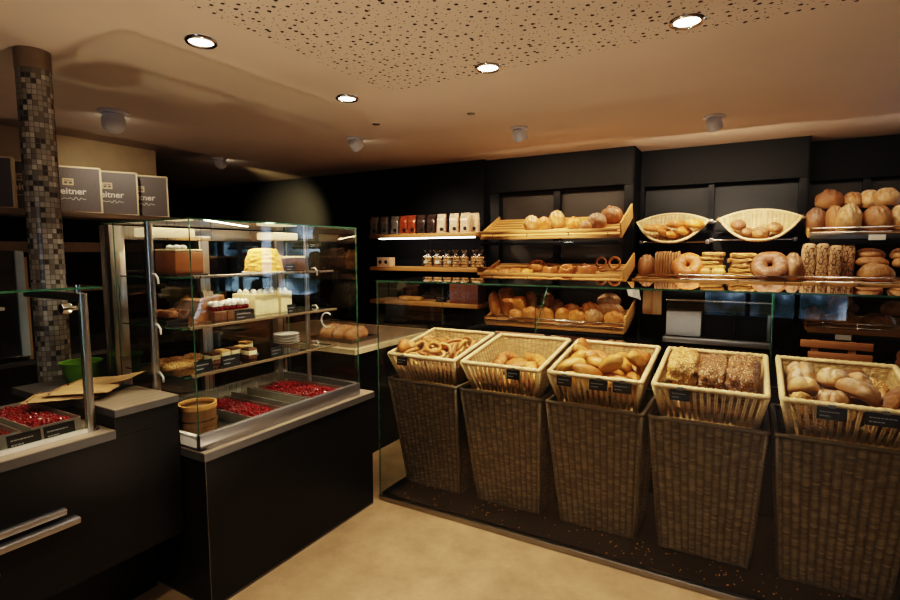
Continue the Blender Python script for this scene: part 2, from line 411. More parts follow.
wall('trim_%d' % k, -.945, -.935, 4.95, 5.5, 0, CEIL, 'blackwall'); k += 1
wall('trim_%d' % k, .385, .395, 5.27, 5.8, 0, CEIL, 'blackwall'); k += 1
# shop front behind the customer and garden window beyond the bread wall
wall('wall_back_right', 1.40, 3.6, 5.66, 5.8, 2.2, CEIL, 'blackwall')
wall('wall_back_right_sill', 1.40, 3.6, 5.66, 5.8, 0, .85, 'blackwall')
wall('wall_right', 3.6, 3.75, -4.2, 6.4, 0, CEIL, 'taupewall')
wall('wall_front', -7.2, -.6, -3.8, -3.65, 0, CEIL, 'taupewall')
wall('wall_front_right', 1.2, 3.6, -3.8, -3.65, 0, CEIL, 'taupewall')
wall('wall_front_head', -.6, 1.2, -3.8, -3.65, 2.1, CEIL, 'taupewall')
wall('wall_front_sill', -.6, 1.2, -3.8, -3.65, 0, .55, 'taupewall')
def window(name, x0, x1, y, z0, z1, n):
    w = MB()
    for x in [x0+(x1-x0)*i/n for i in range(n+1)]: w.box(x-.03, x+.03, y-.04, y+.04, z0, z1)
    w.box(x0, x1, y-.04, y+.04, z0, z0+.06); w.box(x0, x1, y-.04, y+.04, z1-.06, z1)
    o = struct(w.build(name, M['post']))
    MB().pane(x0, x1, y-.004, y+.004, z0, z1).build('window_glass', [M['glass'], M['gedge']], o)
window('window_1', 1.40, 3.6, 5.73, .85, 2.2, 2)
window('window_2', -.6, 1.2, -3.72, .55, 2.1, 3)
# wood rails on the staff-side wall
struct(MB().box(-4.815, -4.78, 1.2, 2.9, 1.565, 1.645).build('trim_20', M['ledge']))
struct(MB().box(-4.815, -4.75, .9, 2.9, 1.245, 1.275).build('trim_21', M['ledge']))

# mosaic pillar
pil = struct(MB().lathe([(.070, .0), (.070, 2.41)], n=48, uvw=True).build('pillar', M['mosaic'], None, 2)); pil.location = (-2.97, 1.222, 0)
MB().lathe([(.0705, 2.41), (.072, 2.41), (.072, 2.4995)], n=48).build('pillar_collar', M['collar'], pil, 1)

# ------------------------------------------------------------------ ceiling fittings
LOOK = ['in the perforated ceiling corner above the glass case', 'left of the perforated panel', 'at the edge of the perforated panel above the slatted baskets', 'above the seeded loaves at right']
spots_d = []
for i, (px, py) in enumerate(((201, 40.5), (347, 97.5), (488, 66.5), (687, 20))):
    p = onZ(px, py, CEIL)
    lab = ['round recessed downlight nearest the tiled pillar, left of the perforated ceiling panel', 'smallest round recessed downlight, at the left corner of the perforated panel',
           'round recessed downlight at the edge of the perforated panel, above the croissant basket', 'round recessed downlight inside the perforated panel at the upper right'][i]
    t = thing('recessed_downlight', lab, 'ceiling light', (p.x, p.y, CEIL), 0, 'recessed downlights')
    MB().lathe([(.051, -.006), (.053, -.012), (.064, -.014), (.069, -.010), (.071, -.001)], n=32).build('trim_ring', M['chrome'], t, 2)
    MB().lathe([(.0001, -.007), (.052, -.007)], n=32).build('lens', M['lens'], t)
    spots_d.append(p)
spots_w = []
AIM = [(-4.5, 2.35, 2.0), (-5.2, 4.87, 1.85), (-2.8, 4.75, 1.5), (-1.5, 4.6, 1.15), (-.1, 5.0, 1.55)]
SL = ['white swivel ceiling spotlight beside the tiled pillar', 'white swivel spotlight lighting the bare black wall, farthest left', 'white swivel spotlight above the coffee bag shelf',
      'white swivel spotlight above the slanted wooden bread racks', 'white swivel spotlight above the two half round wicker baskets']
for i, (px, py) in enumerate(((113, 111), (219, 158), (355, 138), (519, 128), (714, 116))):
    p = onZ(px, py, CEIL); a = Vector(AIM[i]); d = (a-Vector((p.x, p.y, CEIL-.05))).normalized()
    t = thing('ceiling_spotlight', SL[i], 'spotlight', (p.x, p.y, CEIL), 0, 'white swivel spotlights')
    MB().lathe([(.0001, -.001), (.07, -.001), (.07, -.012), (.0001, -.012)], n=28).build('mount_plate', M['lampgrey'], t, 1)
    q = d.to_track_quat('-Z', 'Y').to_matrix().to_4x4()
    sc2 = 1.3 if i == 0 else 1.0
    t.scale = (sc2,)*3
    h = MB().lathe([(.0001, .035), (.035, .032), (.05, .018), (.055, -.015), (.055, -.048), (.048, -.048), (.046, -.04)], n=28)
    h.v = [tuple(Vector((0, 0, -.040)) + q @ Vector(v)) for v in h.v]
    hd = h.build('lamp_head', M['lampgrey'], t, 1)
    l = MB().lathe([(.0001, -.042), (.046, -.042)], n=28); l.v = [tuple(Vector((0, 0, -.040)) + q @ Vector(v)) for v in l.v]
    l.build('lens', M['lens2'], hd)
    spots_w.append((Vector((p.x, p.y, CEIL-.040)) + d*(.075 if i else .10), d))
for i, (px, py) in enumerate(((376, 124), (471, 113.5))):
    p = onZ(px, py, CEIL)
    o = MB().lathe([(.0001, -.008), (.022, -.008), (.027, -.004), (.028, -.0005)], n=20).build('ceiling_sensor', M['darksteel'], None, 1); o.location = (p.x, p.y, CEIL)
    tag(o, ['small dark round ceiling sensor, left one of two', 'small dark round ceiling sensor, right one of two'][i], 'sensor', 'small ceiling sensors')

# ------------------------------------------------------------------ display counter with the glass case (left)
t = thing('case_counter', 'long black counter with pale grey worktop under the glass pastry case', 'counter', (-1.95, 1.316, 0))
MB().box(-.90, -.015, .012, 1.135, .012, .672, bev=.002).build('body', M['black'], t)
MB().box(-.895, -.0165, .016, 1.134, 0, .0118).build('floor_seal', M['topedge'], t)
wt = MB().box(-.92, 0, 0, 1.144, .674, .708).build('worktop_edge', M['topedge'], t)
MB().box(-.918, -.002, .002, 1.142, .708, .7115).build('worktop', M['top'], t)
MB().box(-.0155, -.0135, .0105, .0135, .012, .672).build('corner_seam', M['topedge'], t)

X0, X1, Y0, Y1, ZB, ZT = -2.66, -1.985, 1.32, 2.362, .7121, 1.69
case = thing('pastry_display_case', 'glass pastry display case with three shelves and steel posts on black counter', 'display case', (0, 0, 0))
f = MB()
f.box(X0, X1+.006, Y0, Y0+.03, ZB, ZB+.012); f.box(X1-.022, X1+.006, Y0, Y1, ZB, ZB+.07, bev=.003); f.box(X0, X1, Y1-.025, Y1+.006, ZB, ZB+.07)
f.build('base_frame', M['alu'], case, 1)
MB().box(X0+.03, X1-.022, Y0+.0, Y0+.02, ZB+.012, ZB+.062).build('end_rail', M['card'], case)
MB().box(X0, X1-.022, Y0+.03, Y1-.025, ZB, ZB+.012).build('case_floor', M['darksteel'], case)
G2 = [M['glass'], M['gedge']]
MB().pane(X1-.006, X1, Y0, Y1, ZB+.05, ZT).build('front_glass', G2, case)
MB().pane(X0+.1, X1-.007, Y0, Y0+.006, ZB+.05, ZT).build('left_glass', G2, case)
MB().pane(X0+.1, X1-.007, Y1-.006, Y1, ZB+.06, ZT).build('right_glass', G2, case)
MB().pane(X0, X1, Y0, Y1, ZT, ZT+.006).build('top_glass', G2, case)
b = MB()
for y in (Y0, Y1-.06): b.box(X0-.02, X0+.065, y, y+.07, ZB, ZT-.005, bev=.004)
b.box(X0-.02, X0+.04, Y0+.06, Y1-.06, ZT-.07, ZT-.005, bev=.004); b.box(X0-.02, X0+.04, Y0+.06, Y1-.06, ZB, ZB+.07, bev=.004)
b.box(X0-.015, X0+.03, 1.80, 1.86, ZB+.07, ZT-.07)
rf = b.build('rear_frame', M['steel'], case, 1)
GD = [M['glassdark'], M['gedge']]
MB().pane(X0-.004, X0+.002, Y0+.06, 1.82, ZB+.07, ZT-.07).build('sliding_door', GD, case)
d2 = MB().pane(X0+.012, X0+.018, 1.84, Y1-.06, ZB+.07, ZT-.07).build('sliding_door', GD, case)
for x, y in ((-2.30, 1.335), (-2.34, 2.31)):
    MB().bar((x, y, ZB+.012), (x, y, ZT), .0165 if y < 2 else .014, 16).build('post', M['steel'], case, 1)
for z, x1, y1, mt in ((1.448, -2.13, 2.30, 'steel'), (1.222, -2.13, 2.32, 'shelfy'), (1.005, -2.13, 2.31, 'shelfy')):
    s_ = MB().pane(-2.60, x1, 1.36, y1, z-.006, z).build('glass_shelf', G2, case)
    MB().box(x1-.004, x1+.012, 1.39 if z < 1.4 else 1.42, y1+.01, z-.008, z+.004, bev=.002).build('shelf_edge', M[mt], s_, 1)
    for y in (1.335, 2.31):
        MB().tube([(-2.30, y, z+.01), (-2.27, y, z+.015), (-2.255, y+.004, z-.005), (-2.26, y+.008, z-.03)], .0045, 8).build('shelf_clip', M['white'], s_, 2)
for y0, y1 in ((1.36, 1.62), (2.06, 2.29)):
    MB().box(-2.50, -2.36, y0+.02, y1-.02, ZT-.062, ZT-.02, bev=.008).build('light_tube', M['casebar'], case, 1)
# ring shaped finger pull on the right-hand pane
fp = onY(327, 320, Y1+.004)
rg = [(fp.x+.045*math.cos(a), Y1+.004, fp.z+.045*math.sin(a)) for a in [math.radians(50+ i*250/24) for i in range(25)]]
MB().tube(rg, .005, 8).build('finger_pull', M['white'], case, 2)

# ------------------------------------------------------------------ low counter (far left) and its small worktop
t = thing('low_counter', 'black staff counter with stepped pale grey worktop and steel drawer bars', 'counter', (-2.10, 0, 0))
MB().box(-.78, -.012, -.9, 1.312, .33, .835, bev=.002).build('body', M['black'], t)
MB().box(-.75, -.245, -.9, 1.31, 0, .33).build('plinth', M['black'], t)
MB().box(-.78, .0, -.9, 1.05, .836, .868).build('worktop_edge', M['topedge'], t)
MB().box(-.778, -.002, -.9, 1.048, .868, .871).build('worktop', M['top'], t)
MB().box(-.28, -.012, 1.052, 1.311, .836, .918).build('raised_block', M['black'], t)
MB().box(-.32, .0, 1.05, 1.312, .918, .945).build('raised_edge', M['topedge'], t)
MB().box(-.318, -.002, 1.052, 1.310, .945, .948).build('raised_worktop', M['top'], t)
MB().box(-.78, -.33, 1.05, 1.31, .836, .868).build('rear_ledge', M['topedge'], t)
for y1, z, xx in ((.865, .628, .012), (.90, .585, .028)):
    h = MB().box(-.012, xx, -.9, y1, z-.012, z+.012, bev=.004)
    h.box(-.012, xx+.004, -.9, y1-.002, z+.004, z+.010); h.build('drawer_bar', M['alu'], t, 1)
lk = MB().lathe([(.0001, .004), (.014, .004), (.016, 0)], n=20).build('lock', M['darksteel'], t, 1); lk.rotation_euler = (0, PI/2, 0); lk.location = (-.0115, .655, .49)

gd = thing('sneeze_guard', 'low glass guard with round steel post and square rail over the berry trays', 'glass guard', (-2.186, 1.004, .8716))
MB().bar((0, 0, 0), (0, 0, .53), .0165, 20).build('post', M['steel'], gd, 1)
MB().lathe([(.0001, .006), (.026, .006), (.028, 0)], n=20).build('base_flange', M['steel'], gd, 1)
MB().box(-.46, -.006, -.012, .012, .500, .532, bev=.003).build('rail', M['steel'], gd, 1)
MB().pane(-.50, .045, -.9, .045, .548, .556).build('top_glass', G2, gd)
MB().pane(.018, .024, -.95, -.02, .02, .54).build('front_glass', G2, gd)
MB().bar((-.03, 0, .53), (-.03, 0, .562), .011, 14).build('glass_clamp', M['chrome'], gd, 1)
kn = MB().lathe([(.0001, -.03), (.018, -.03), (.021, -.026), (.021, .0), (.009, .003), (.009, .025)], n=20)
kn.v = [(y, z, x) for x, y, z in kn.v]
kn.build('clamp_knob', M['chrome'], gd, 1).location = (-.022, -.034, .475)
MB().bar((-.022, -.034, .475), (-.005, 0, .475), .008, 10).build('knob_stem', M['chrome'], gd, 1)

# ------------------------------------------------------------------ bench and shelf behind (staff side)
t = thing('back_bench', 'dark work bench along the wall behind the tiled pillar', 'bench', (-4.0, 0, 0))
MB().box(-.78, .0, -1.0, 2.9, 0, .84).build('body', M['black'], t)
MB().box(-.80, .02, -1.0, 2.92, .84, .87, bev=.003).build('worktop', M['topedge'], t, 1)
t = thing('box_shelf', 'long wooden wall shelf carrying the dark gift boxes', 'shelf', (-4.8, 0, 0))
MB().box(-.008, .52, -1.2, 2.98, 1.822, 1.858, bev=.003).build('board', M['shelfy'], t, 1)
MB().box(-.008, .03, -1.2, 2.98, 1.75, 1.822).build('wall_batten', M['blackwall'], t)

# gift boxes fanned on the shelf
def make_box():
    t = thing('gift_box', '', 'box', (0, 0, 0), 0, 'dark gift boxes on the high shelf')
    w, h, d = .415, .345, .09
    MB().box(-w/2, w/2, 0, d, 0, h, bev=.002).build('body', M['boxp'], t)
    e = MB()
    for a in ((-w/2-.002, -w/2+.010, 0, h), (w/2-.010, w/2+.002, 0, h), (-w/2, w/2, -.0, .010), (-w/2, w/2, h-.010, h+.002)): e.box(a[0], a[1], -.003, d+.001 if a[1]-a[0] < .1 else .002, a[2], a[3])
    e.build('edge_band', M['boxe'], t)
    e = MB(); e.box(-.034, .034, -.002, .0005, .205, .255); e.build('emblem', M['boxg'], t)
    e = MB()
    for a in ((-.024, -.004, .216, .232), (.004, .024, .216, .232), (-.024, .024, .238, .244)): e.box(a[0], a[1], -.003, -.001, a[2], a[3])
    e.build('emblem_mark', M['boxp'], t)
    def txt(body, size, z, name, sx=1, sh=0):
        cu = bpy.data.curves.new(name, 'FONT'); cu.body = body; cu.size = size; cu.align_x = 'CENTER'; cu.extrude = .0008; cu.offset = .0012*(size/.06); cu.shear = sh
        o = bpy.data.objects.new(name, cu); C.objects.link(o); o.parent = t
        DG = bpy.context.evaluated_depsgraph_get(); me = bpy.data.meshes.new_from_object(o.evaluated_get(DG)); bpy.data.objects.remove(o)
        o = bpy.data.objects.new(name, me); C.objects.link(o); o.parent = t; me.materials.clear(); me.materials.append(M['boxw']); o.location = (0, -.003, z); o.rotation_euler = (PI/2, 0, 0); o.scale = (sx, 1, 1)
    txt('breitner', .066, .140, 'brand_lettering')
    sc_ = MB(); pts = []
    for i in range(46):
        u = i/45; pts.append((-.105+.21*u, -.0025, .106+.012*math.sin(u*38)*(.6+.4*math.sin(u*11)) ))
    sc_.tube(pts, .0022, 5); sc_.build('script_line', M['boxw'], t)
    return t
gb = make_box()
BX = [(40, 'dark dotted gift box nearest the pillar, right beside it, largest shop lettering visible', 103, 216), (0, 'middle dark gift box on the shelf, between two others', 139, 217), (0, 'dark gift box at the right end of the high shelf', 169, 219)]
ang = PI/2-math.radians(28)
def place_box(px, py, x=-4.36):
    c = onX(px, py, x)    # lower right front corner
    d = Vector((math.cos(ang), math.sin(ang), 0))
    return Vector((c.x, c.y, 1.8595)) - d*.2055
for i, (_, lab, px, py) in enumerate(BX):
    loc = place_box(px, py)
    if i == 0: gb.location = loc; gb['label'] = lab; gb.rotation_euler = (0, 0, ang)
    else: dup(gb, loc, lab, (0, 0, ang))
dup(gb, place_box(60, 213), 'dark gift box mostly hidden behind the tiled pillar', (0, 0, ang))
dup(gb, place_box(15.5, 210.5), 'dark gift box left of the tiled pillar at the picture edge', (0, 0, ang))

# coffee machine
t = thing('coffee_machine', 'tall black coffee machine with pale blue steel side behind the low glass guard', 'coffee machine', (-3.98, 1.055+.06, .871))
m1, m2, m3 = [onX(q, 290, -3.975).y-1.115 for q in (17.5, 26.5, 31)]
MB().box(-.42, 0, -.60, m1-.002, .03, .70, bev=.01).build('body', M['machine'], t, 1)
MB().box(-.40, .006, m1, m2, .03, .70, bev=.004).build('side_trim', M['bluegrey'], t, 1)
MB().box(-.38, -.02, m2+.001, m3, .0, .66, bev=.003).build('rear_cover', M['kraft'], t, 1)
MB().box(.0, .05, -.35, .05, .30, .36, bev=.006).build('spout_head', M['machine'], t, 1)
MB().box(-.02, .03, .18, .27, .335, .355, bev=.004).build('button_bar', M['card'], t, 1)
x_ = MB(); x_.box(-.006, .003, .09, .14, .60, .612); x_.box(-.006, .003, .108, .122, .58, .632); x_.build('front_symbol', M['chalk'], t)
MB().box(-.40, .0, -.5, .28, 0, .03).build('base', M['machine'], t)

# green tub, paper bags
o = thing('green_tub', 'lime green plastic tub standing behind the counter by the pillar', 'tub', (-2.715, 1.225, .9515))
MB().lathe([(.0001, .002), (.058, 0), (.062, .004), (.080, .088), (.087, .089), (.088, .096), (.083, .096), (.077, .092), (.060, .01), (.0001, .008)], n=36).build('tub_wall', M['green'], o, 1)
MB().lathe([(.0001, .06), (.0700, .06)], n=30).build('contents', M['soil'], o)
# bench top under tub
t = thing('service_ledge', 'narrow staff ledge behind the low counter carrying the green tub', 'ledge', (-2.65, 1.0, 0))
MB().box(-.215, .22, .005, .308, .920, .950).build('worktop', M['topedge'], t)
MB().box(-.20, .20, .060, .300, .872, .920).build('body', M['black'], t)
def paperbag(lab, px, py, L, W, rz, z, sag=.0, th=.018):
    p = onZ(px, py, z)
    g = MB(); rr = random.Random(px)
    def fn(sgn):
        def q(u, v):
            e = min(1, 6*min(u, 1-u))*min(1, 6*min(v, 1-v))
            n = noise.noise(Vector((u*4, v*3, px)))*.006
            return Vector(((u-.5)*L, (v-.5)*W, th*.5 + sgn*th*.5*e + abs(n)*(sgn > 0) + sag*(u**3)))
        return q
    g.grid(fn(1), 18, 10); g.grid(fn(-1), 18, 10, flip=True)
    o = g.build('paper_bag', M['kraft'], None, 1); o.location = (p.x, p.y, z+.001); o.rotation_euler = (0, 0, rz)
    f_ = MB().box(-L*.5+.02, -L*.5+.026, -W*.46, W*.46, th*.5, th*1.02); f_.build('fold_seam', M['kraftd'], o)
    return tag(o, lab, 'paper bag', 'flat paper bags behind the counter')
paperbag('flat brown paper bag lying lowest behind the steel post', 66, 398, .26, .16, .9, .9515)
paperbag('brown paper bag with curled end beside the green tub', 106, 384, .28, .15, .62, .971, .03)
paperbag('brown paper bag lying on the lowest bag behind the berry trays', 84, 392, .24, .15, .75, .9705)
# ------------------------------------------------------------------ bread counter (glass) with wicker hampers and slatted baskets
YG = 2.517
bc = thing('bread_counter', 'long glass fronted bread counter with glass top and black base', 'counter', (0, 0, 0))
XL, XR = -1.965, 1.05
p_ = MB().box(XL+.01, XR, YG+.012, 3.35, 0, .045); p_.build('base_platform', M['black'], bc)
MB().box(XL+.012, XR, 3.352, 3.375, 0, .80).build('back_panel', M['black'], bc)
MB().box(XL, XR, YG-.012, YG+.012, 0, .032, bev=.003).build('base_rail', M['darksteel'], bc, 1)
seam = -.437
MB().pane(XL, seam-.0015, YG-.003, YG+.003, .032, 1.376).build('front_glass', G2, bc)
MB().pane(seam+.0015, XR, YG-.003, YG+.003, .032, 1.376).build('front_glass', G2, bc)
MB().pane(XL, XL+.005, YG+.006, 3.30, .032, 1.376).build('end_glass', G2, bc)
MB().pane(XL-.004, seam-.001, YG-.008, 3.03, 1.378, 1.3855).build('top_glass', G2, bc)
MB().pane(seam+.001, XR, YG-.008, 3.03, 1.378, 1.3855).build('top_glass', G2, bc)
for px, zl in ((535.5, .245), (774, .30)):
    x = onY(px, 300, YG+.006).x
    g = MB(); th = .0022
    vs = [(x-th, YG+.006, 1.377), (x-th, YG+.006, 1.377-zl), (x-th, YG+.20, 1.377), (x+th, YG+.006, 1.377), (x+th, YG+.006, 1.377-zl), (x+th, YG+.20, 1.377)]
    g.add(vs, [(0, 1, 2), (3, 5, 4)], 0); g.add(vs, [(0, 3, 4, 1), (1, 4, 5, 2), (0, 2, 5, 3)], 1)
    g.build('glass_bracket', G2, bc)

# --- weave displacement
def weave(u, v, nc, nr, amp=.005):
    ph = u*nc; r = v*nr; ri = math.floor(r); fr = r-ri
    rib = abs(math.cos(PI*ph))**.7*amp*1.5
    over = math.cos(PI*ph)*(1 if ri % 2 else -1)*amp*.22
    return rib + over + amp*.7*math.sqrt(max(0, 1-(2*fr-1)**2))
def panel(mb, a, b, c, d, nc, nr, su, sv, amp, flip=False):
    # a,b lower edge, d,c upper edge; displaced along its outward normal
    a, b, c, d = map(Vector, (a, b, c, d)); n = (b-a).cross(d-a).normalized()*(-1 if flip else 1)
    def fn(u, v):
        p = (a*(1-u)+b*u)*(1-v) + (d*(1-u)+c*u)*v
        return p + n*weave(u, v, nc, nr, amp)
    mb.grid(fn, nc*su, nr*sv, flip=flip)
def braid(pts, r, closed=True, wob=.25, n=8, seg=9):
    P = []
    m = len(pts)
    for i in range(m if closed else m-1):
        a, b = Vector(pts[i]), Vector(pts[(i+1) % m]); k = max(2, int((b-a).length/(r*1.1)))
        P += [a.lerp(b, j/k) for j in range(k)]
    rs = [r*(1+wob*(1 if i % 2 else -1)*.5) for i in range(len(P))]
    return P, rs

CX = [-1.696+.5185*i for i in range(5)]
NAMES = ['pretzels', 'croissants', 'long milk rolls', 'seeded loaves', 'floury rolls and dark sticks']
def make_hamper():
    t = thing('wicker_hamper', '', 'basket', (0, 0, 0), 0, 'tall wicker hampers in the glass counter')
    W, w, H = .2400, .197, .715
    ft, fb, bt, bb = 0, .14, .50, .42     # depth offsets
    wv = MB()
    A = [(-w, fb, .004), (w, fb, .004), (W, ft, H), (-W, ft, H)]; B = [(-w, bb, .004), (w, bb, .004), (W, bt, H), (-W, bt, H)]
    panel(wv, A[0], A[1], A[2], A[3], 13, 62, 6, 3, .0055)
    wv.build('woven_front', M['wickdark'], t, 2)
    wv = MB()
    panel(wv, A[1], B[1], B[2], A[2], 11, 62, 5, 3, .005); panel(wv, B[0], A[0], A[3], B[3], 11, 62, 5, 3, .005)
    panel(wv, B[1], B[0], B[3], B[2], 13, 40, 3, 2, .005)
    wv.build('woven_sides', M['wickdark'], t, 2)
    MB().box(-w, w, fb, bb, .0, .006).build('bottom', M['wickdark'], t)
    P, rs = braid([(-W-.004, ft-.006, H), (W+.004, ft-.006, H), (W+.004, bt+.004, H), (-W-.004, bt+.004, H)], .0105)
    MB().tube(P, rs, 7, True).build('braided_rim', M['wickdark'], t, 2)
    P, rs = braid([(-w, fb-.004, .012), (w, fb-.004, .012), (w, bb, .012), (-w, bb, .012)], .009)
    MB().tube(P, rs, 7, True).build('braided_foot', M['wickdark'], t, 2)
    for sx in (-1, 1): MB().bar((sx*w, fb-.004, .01), (sx*W, ft-.004, H), .009, 7).build('corner_stake', M['wickdark'], t, 2)
    return t
hm = make_hamper()
for i in range(5):
    loc = (CX[i]-.004, 2.60, .0472); lab = 'tall grey brown wicker hamper under the slatted basket of ' + NAMES[i]
    if i == 0: hm.location = loc; hm['label'] = lab
    else: dup(hm, loc, lab)

TILT = math.atan2(.085, .54)
# slatted bread baskets: local x across, y depth, z up from the front rim, tilted as a whole
BW, BD, BH, bw = .232, .545, .185, .195
def make_basket():
    t = thing('slatted_bread_basket', '', 'basket', (0, 0, 0), 0, 'pale wicker baskets with slatted fronts')
    A = [(-bw, .055, -BH), (bw, .055, -BH), (BW, 0, 0), (-BW, 0, 0)]; B = [(-bw, BD-.04, -BH*.75), (bw, BD-.04, -BH*.75), (BW, BD, 0), (-BW, BD, 0)]
    wv = MB()
    for fl in (False, True):
        panel(wv, A[1], B[1], B[2], A[2], 16, 15, 4, 3, .0035, fl); panel(wv, B[0], A[0], A[3], B[3], 16, 15, 4, 3, .0035, fl)
        panel(wv, B[1], B[0], B[3], B[2], 14, 13, 4, 3, .0035, fl)
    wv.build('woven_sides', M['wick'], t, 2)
    wv = MB()
    for fl in (False, True): panel(wv, A[0], A[1], B[1], B[0], 14, 30, 2, 2, .002, fl)
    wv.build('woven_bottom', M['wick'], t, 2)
    s_ = MB()
    for k in range(15):
        u = (k+.5)/15; x = (u-.5)*2
        s_.bar((x*bw, .055, -BH), (x*BW, 0, -.005), .0042, 6); s_.bar((x*bw+.007, .055, -BH), (x*BW+.009, 0, -.005), .0036, 6)
    s_.build('slatted_front', M['rim'], t, 2)
    P, rs = braid([(-BW, -.004, 0), (BW, -.004, 0), (BW, BD, 0), (-BW, BD, 0)], .0125)
    MB().tube(P, rs, 8, True).build('braided_rim', M['rim'], t, 2)
    P, rs = braid([(-bw, .05, -BH), (bw, .05, -BH), (bw, BD-.04, -BH*.75), (-bw, BD-.04, -BH*.75)], .009)
    MB().tube(P, rs, 7, True).build('braided_foot', M['wick'], t, 2)
    for sx in (-1, 1): MB().bar((sx*bw, .053, -BH), (sx*BW, -.004, 0), .011, 8).build('corner_post', M['rim'], t, 2)
    return t
bk = make_basket(); BASK = []
BLAB = ['pale slatted wicker basket of brown pretzels, at the left end of the counter', 'pale slatted wicker basket nearly empty, with a few pale croissants', 'pale slatted wicker basket of smooth long milk rolls with three black cards',
        'pale slatted wicker basket with three big square seeded loaves', 'pale slatted wicker basket of floury rolls and dark sticks at the right edge']
for i in range(5):
    loc = Vector((CX[i], 2.585, .925))
    if i == 0: bk.location = loc; bk['label'] = BLAB[0]; bk.rotation_euler = (TILT, 0, 0)
    else: dup(bk, loc, BLAB[i], (TILT, 0, 0))
    BASK.append(Matrix.Translation(loc) @ Euler((TILT, 0, 0)).to_matrix().to_4x4())

# price cards
def card_mesh(w, h, key):
    b = MB().box(-w/2, w/2, -.0015, .0015, 0, h, bev=.0008)
    return b.mesh('card_body_'+key, M['tag'])
def lines_mesh(w, h, key):
    l = MB(); rr = random.Random(key)
    for z, m in ((h*.58, .8), (h*.26, .45)):
        x = -w*.40
        while x < w*.40*m*2 - w*.40:
            L = rr.uniform(.05, .10)*w; l.box(x, min(x+L, w*.42), -.0022, -.0012, z, z+h*.085); x += L+w*.02
    return l.mesh('card_ink_'+key, M['greyink'])
CM = {}
def price_card(loc, w, h, label, rz=0, rx=0, group='black price cards', clip=False, white=False):
    k = '%d_%d_%d' % (w*1000, h*1000, white)
    if k not in CM:
        if white: CM[k] = (MB().box(-w/2, w/2, -.0015, .0015, 0, h).mesh('white_card', M['card']), None)
        else: CM[k] = (card_mesh(w, h, k), lines_mesh(w, h, k))
    t = bpy.data.objects.new('price_card', CM[k][0]); C.objects.link(t); t.location = loc; t.rotation_euler = (rx, 0, rz)
    tag(t, label, 'price card', group)
    if CM[k][1]: part('handwriting', CM[k][1], t)
    if clip: part('clip', CLIP, t, (0, 0, h), 'chrome clip')
    return t
CLIP = MB().box(-.012, .012, -.004, .006, -.004, .012, bev=.002).mesh('card_clip', M['darksteel'])
for px, py, w, lab in ((402, 366, .075, 'black price card on the rim of the pretzel basket'), (513, 371, .075, 'black price card on the nearly empty croissant basket'),
                       (564, 380, .078, 'black price card on the milk roll basket, left of three'), (598, 386, .088, 'black price card on the milk roll basket, middle of three'), (622, 386, .088, 'black price card on the milk roll basket, right of three'),
                       (680, 392, .085, 'black price card on the seeded loaf basket'), (832, 408, .10, 'black price card on the floury roll basket'), (886, 421, .13, 'wide black price card at the right edge on the floury roll basket')):
    p = onY(px, py, 2.556)
    price_card((min(p.x, .54), 2.556, .868), w, .052, lab, 0, -.06, clip=True)

rr = random.Random(11); b = MB()
for k in range(170):
    x, y, s_ = rr.uniform(XL+.1, XR-.05), rr.uniform(YG+.02, YG+.22), rr.uniform(.0012, .0035)
    b.box(x-s_, x+s_, y-s_, y+s_*.7, .0452, .0452+s_)
tag(b.build('bread_crumbs', M['crumb']), 'pale bread crumbs scattered on the black base before the wicker hampers', 'crumbs', None, 'stuff')
# ------------------------------------------------------------------ bread shapes (base at z=0, long axis x)
def blob(rx, ry, rz, disp=None, nu=32, nv=18, flat=.45, seed=0, lump=.05, lf=2.2, pw=1.0):
    g = MB()
    def fn(u, v):
        th = 2*PI*u; ph = PI*(v-.5)
        d = Vector((math.cos(ph)*math.cos(th), math.cos(ph)*math.sin(th), math.sin(ph)))
        if pw != 1.0:
            q = [math.copysign(abs(k)**pw, k) for k in d]; m = max(1e-6, (abs(q[0])**(2)+abs(q[1])**2+abs(q[2])**2)**.5)
            e = 2/pw; nrm = (abs(d.x)**e+abs(d.y)**e+abs(d.z)**e)**(1/e); d2 = d/nrm
        else: d2 = d
        s = 1 + lump*noise.noise(d*lf + Vector((seed*7.1, seed*3.3, 0)))
        if disp: s += disp(d)
        p = Vector((d2.x*rx, d2.y*ry, d2.z*rz))*s
        if p.z < -flat*rz: p.z = -flat*rz - (abs(p.z)-flat*rz)*.08
        p.z += flat*rz*1.04
        return p
    g.grid(fn, nu, nv); return g
def slashes(n, ang=.9, depth=.12, wd=.10, span=1.5):
    def f(d):
        if d.z < .15: return 0
        a = 0
        for k in range(n):
            c = (k-(n-1)/2)*span/max(1, n)
            a -= depth*math.exp(-((d.x-c+ang*d.y*.45)/wd)**2)*min(1, (d.z-.15)*3)
        return a
    return f
def crossgroove(depth=.14):
    return lambda d: -depth*math.exp(-(d.y/.12)**2)*(1 if d.z > .2 else 0)
def ringmesh(R, r, n=36, m=14, lump=.08, seed=0, sx=1):
    g = MB()
    def fn(u, v):
        a = 2*PI*u; b = 2*PI*v
        k = 1+lump*noise.noise(Vector((math.cos(a)*2+seed, math.sin(a)*2, math.cos(b)*.6)))
        z = r*k*math.sin(b)*.85
        return Vector(((R+r*k*math.cos(b))*math.cos(a)*sx, (R+r*k*math.cos(b))*math.sin(a), max(z, -.55*r)+.56*r))
    g.grid(fn, n, m); return g
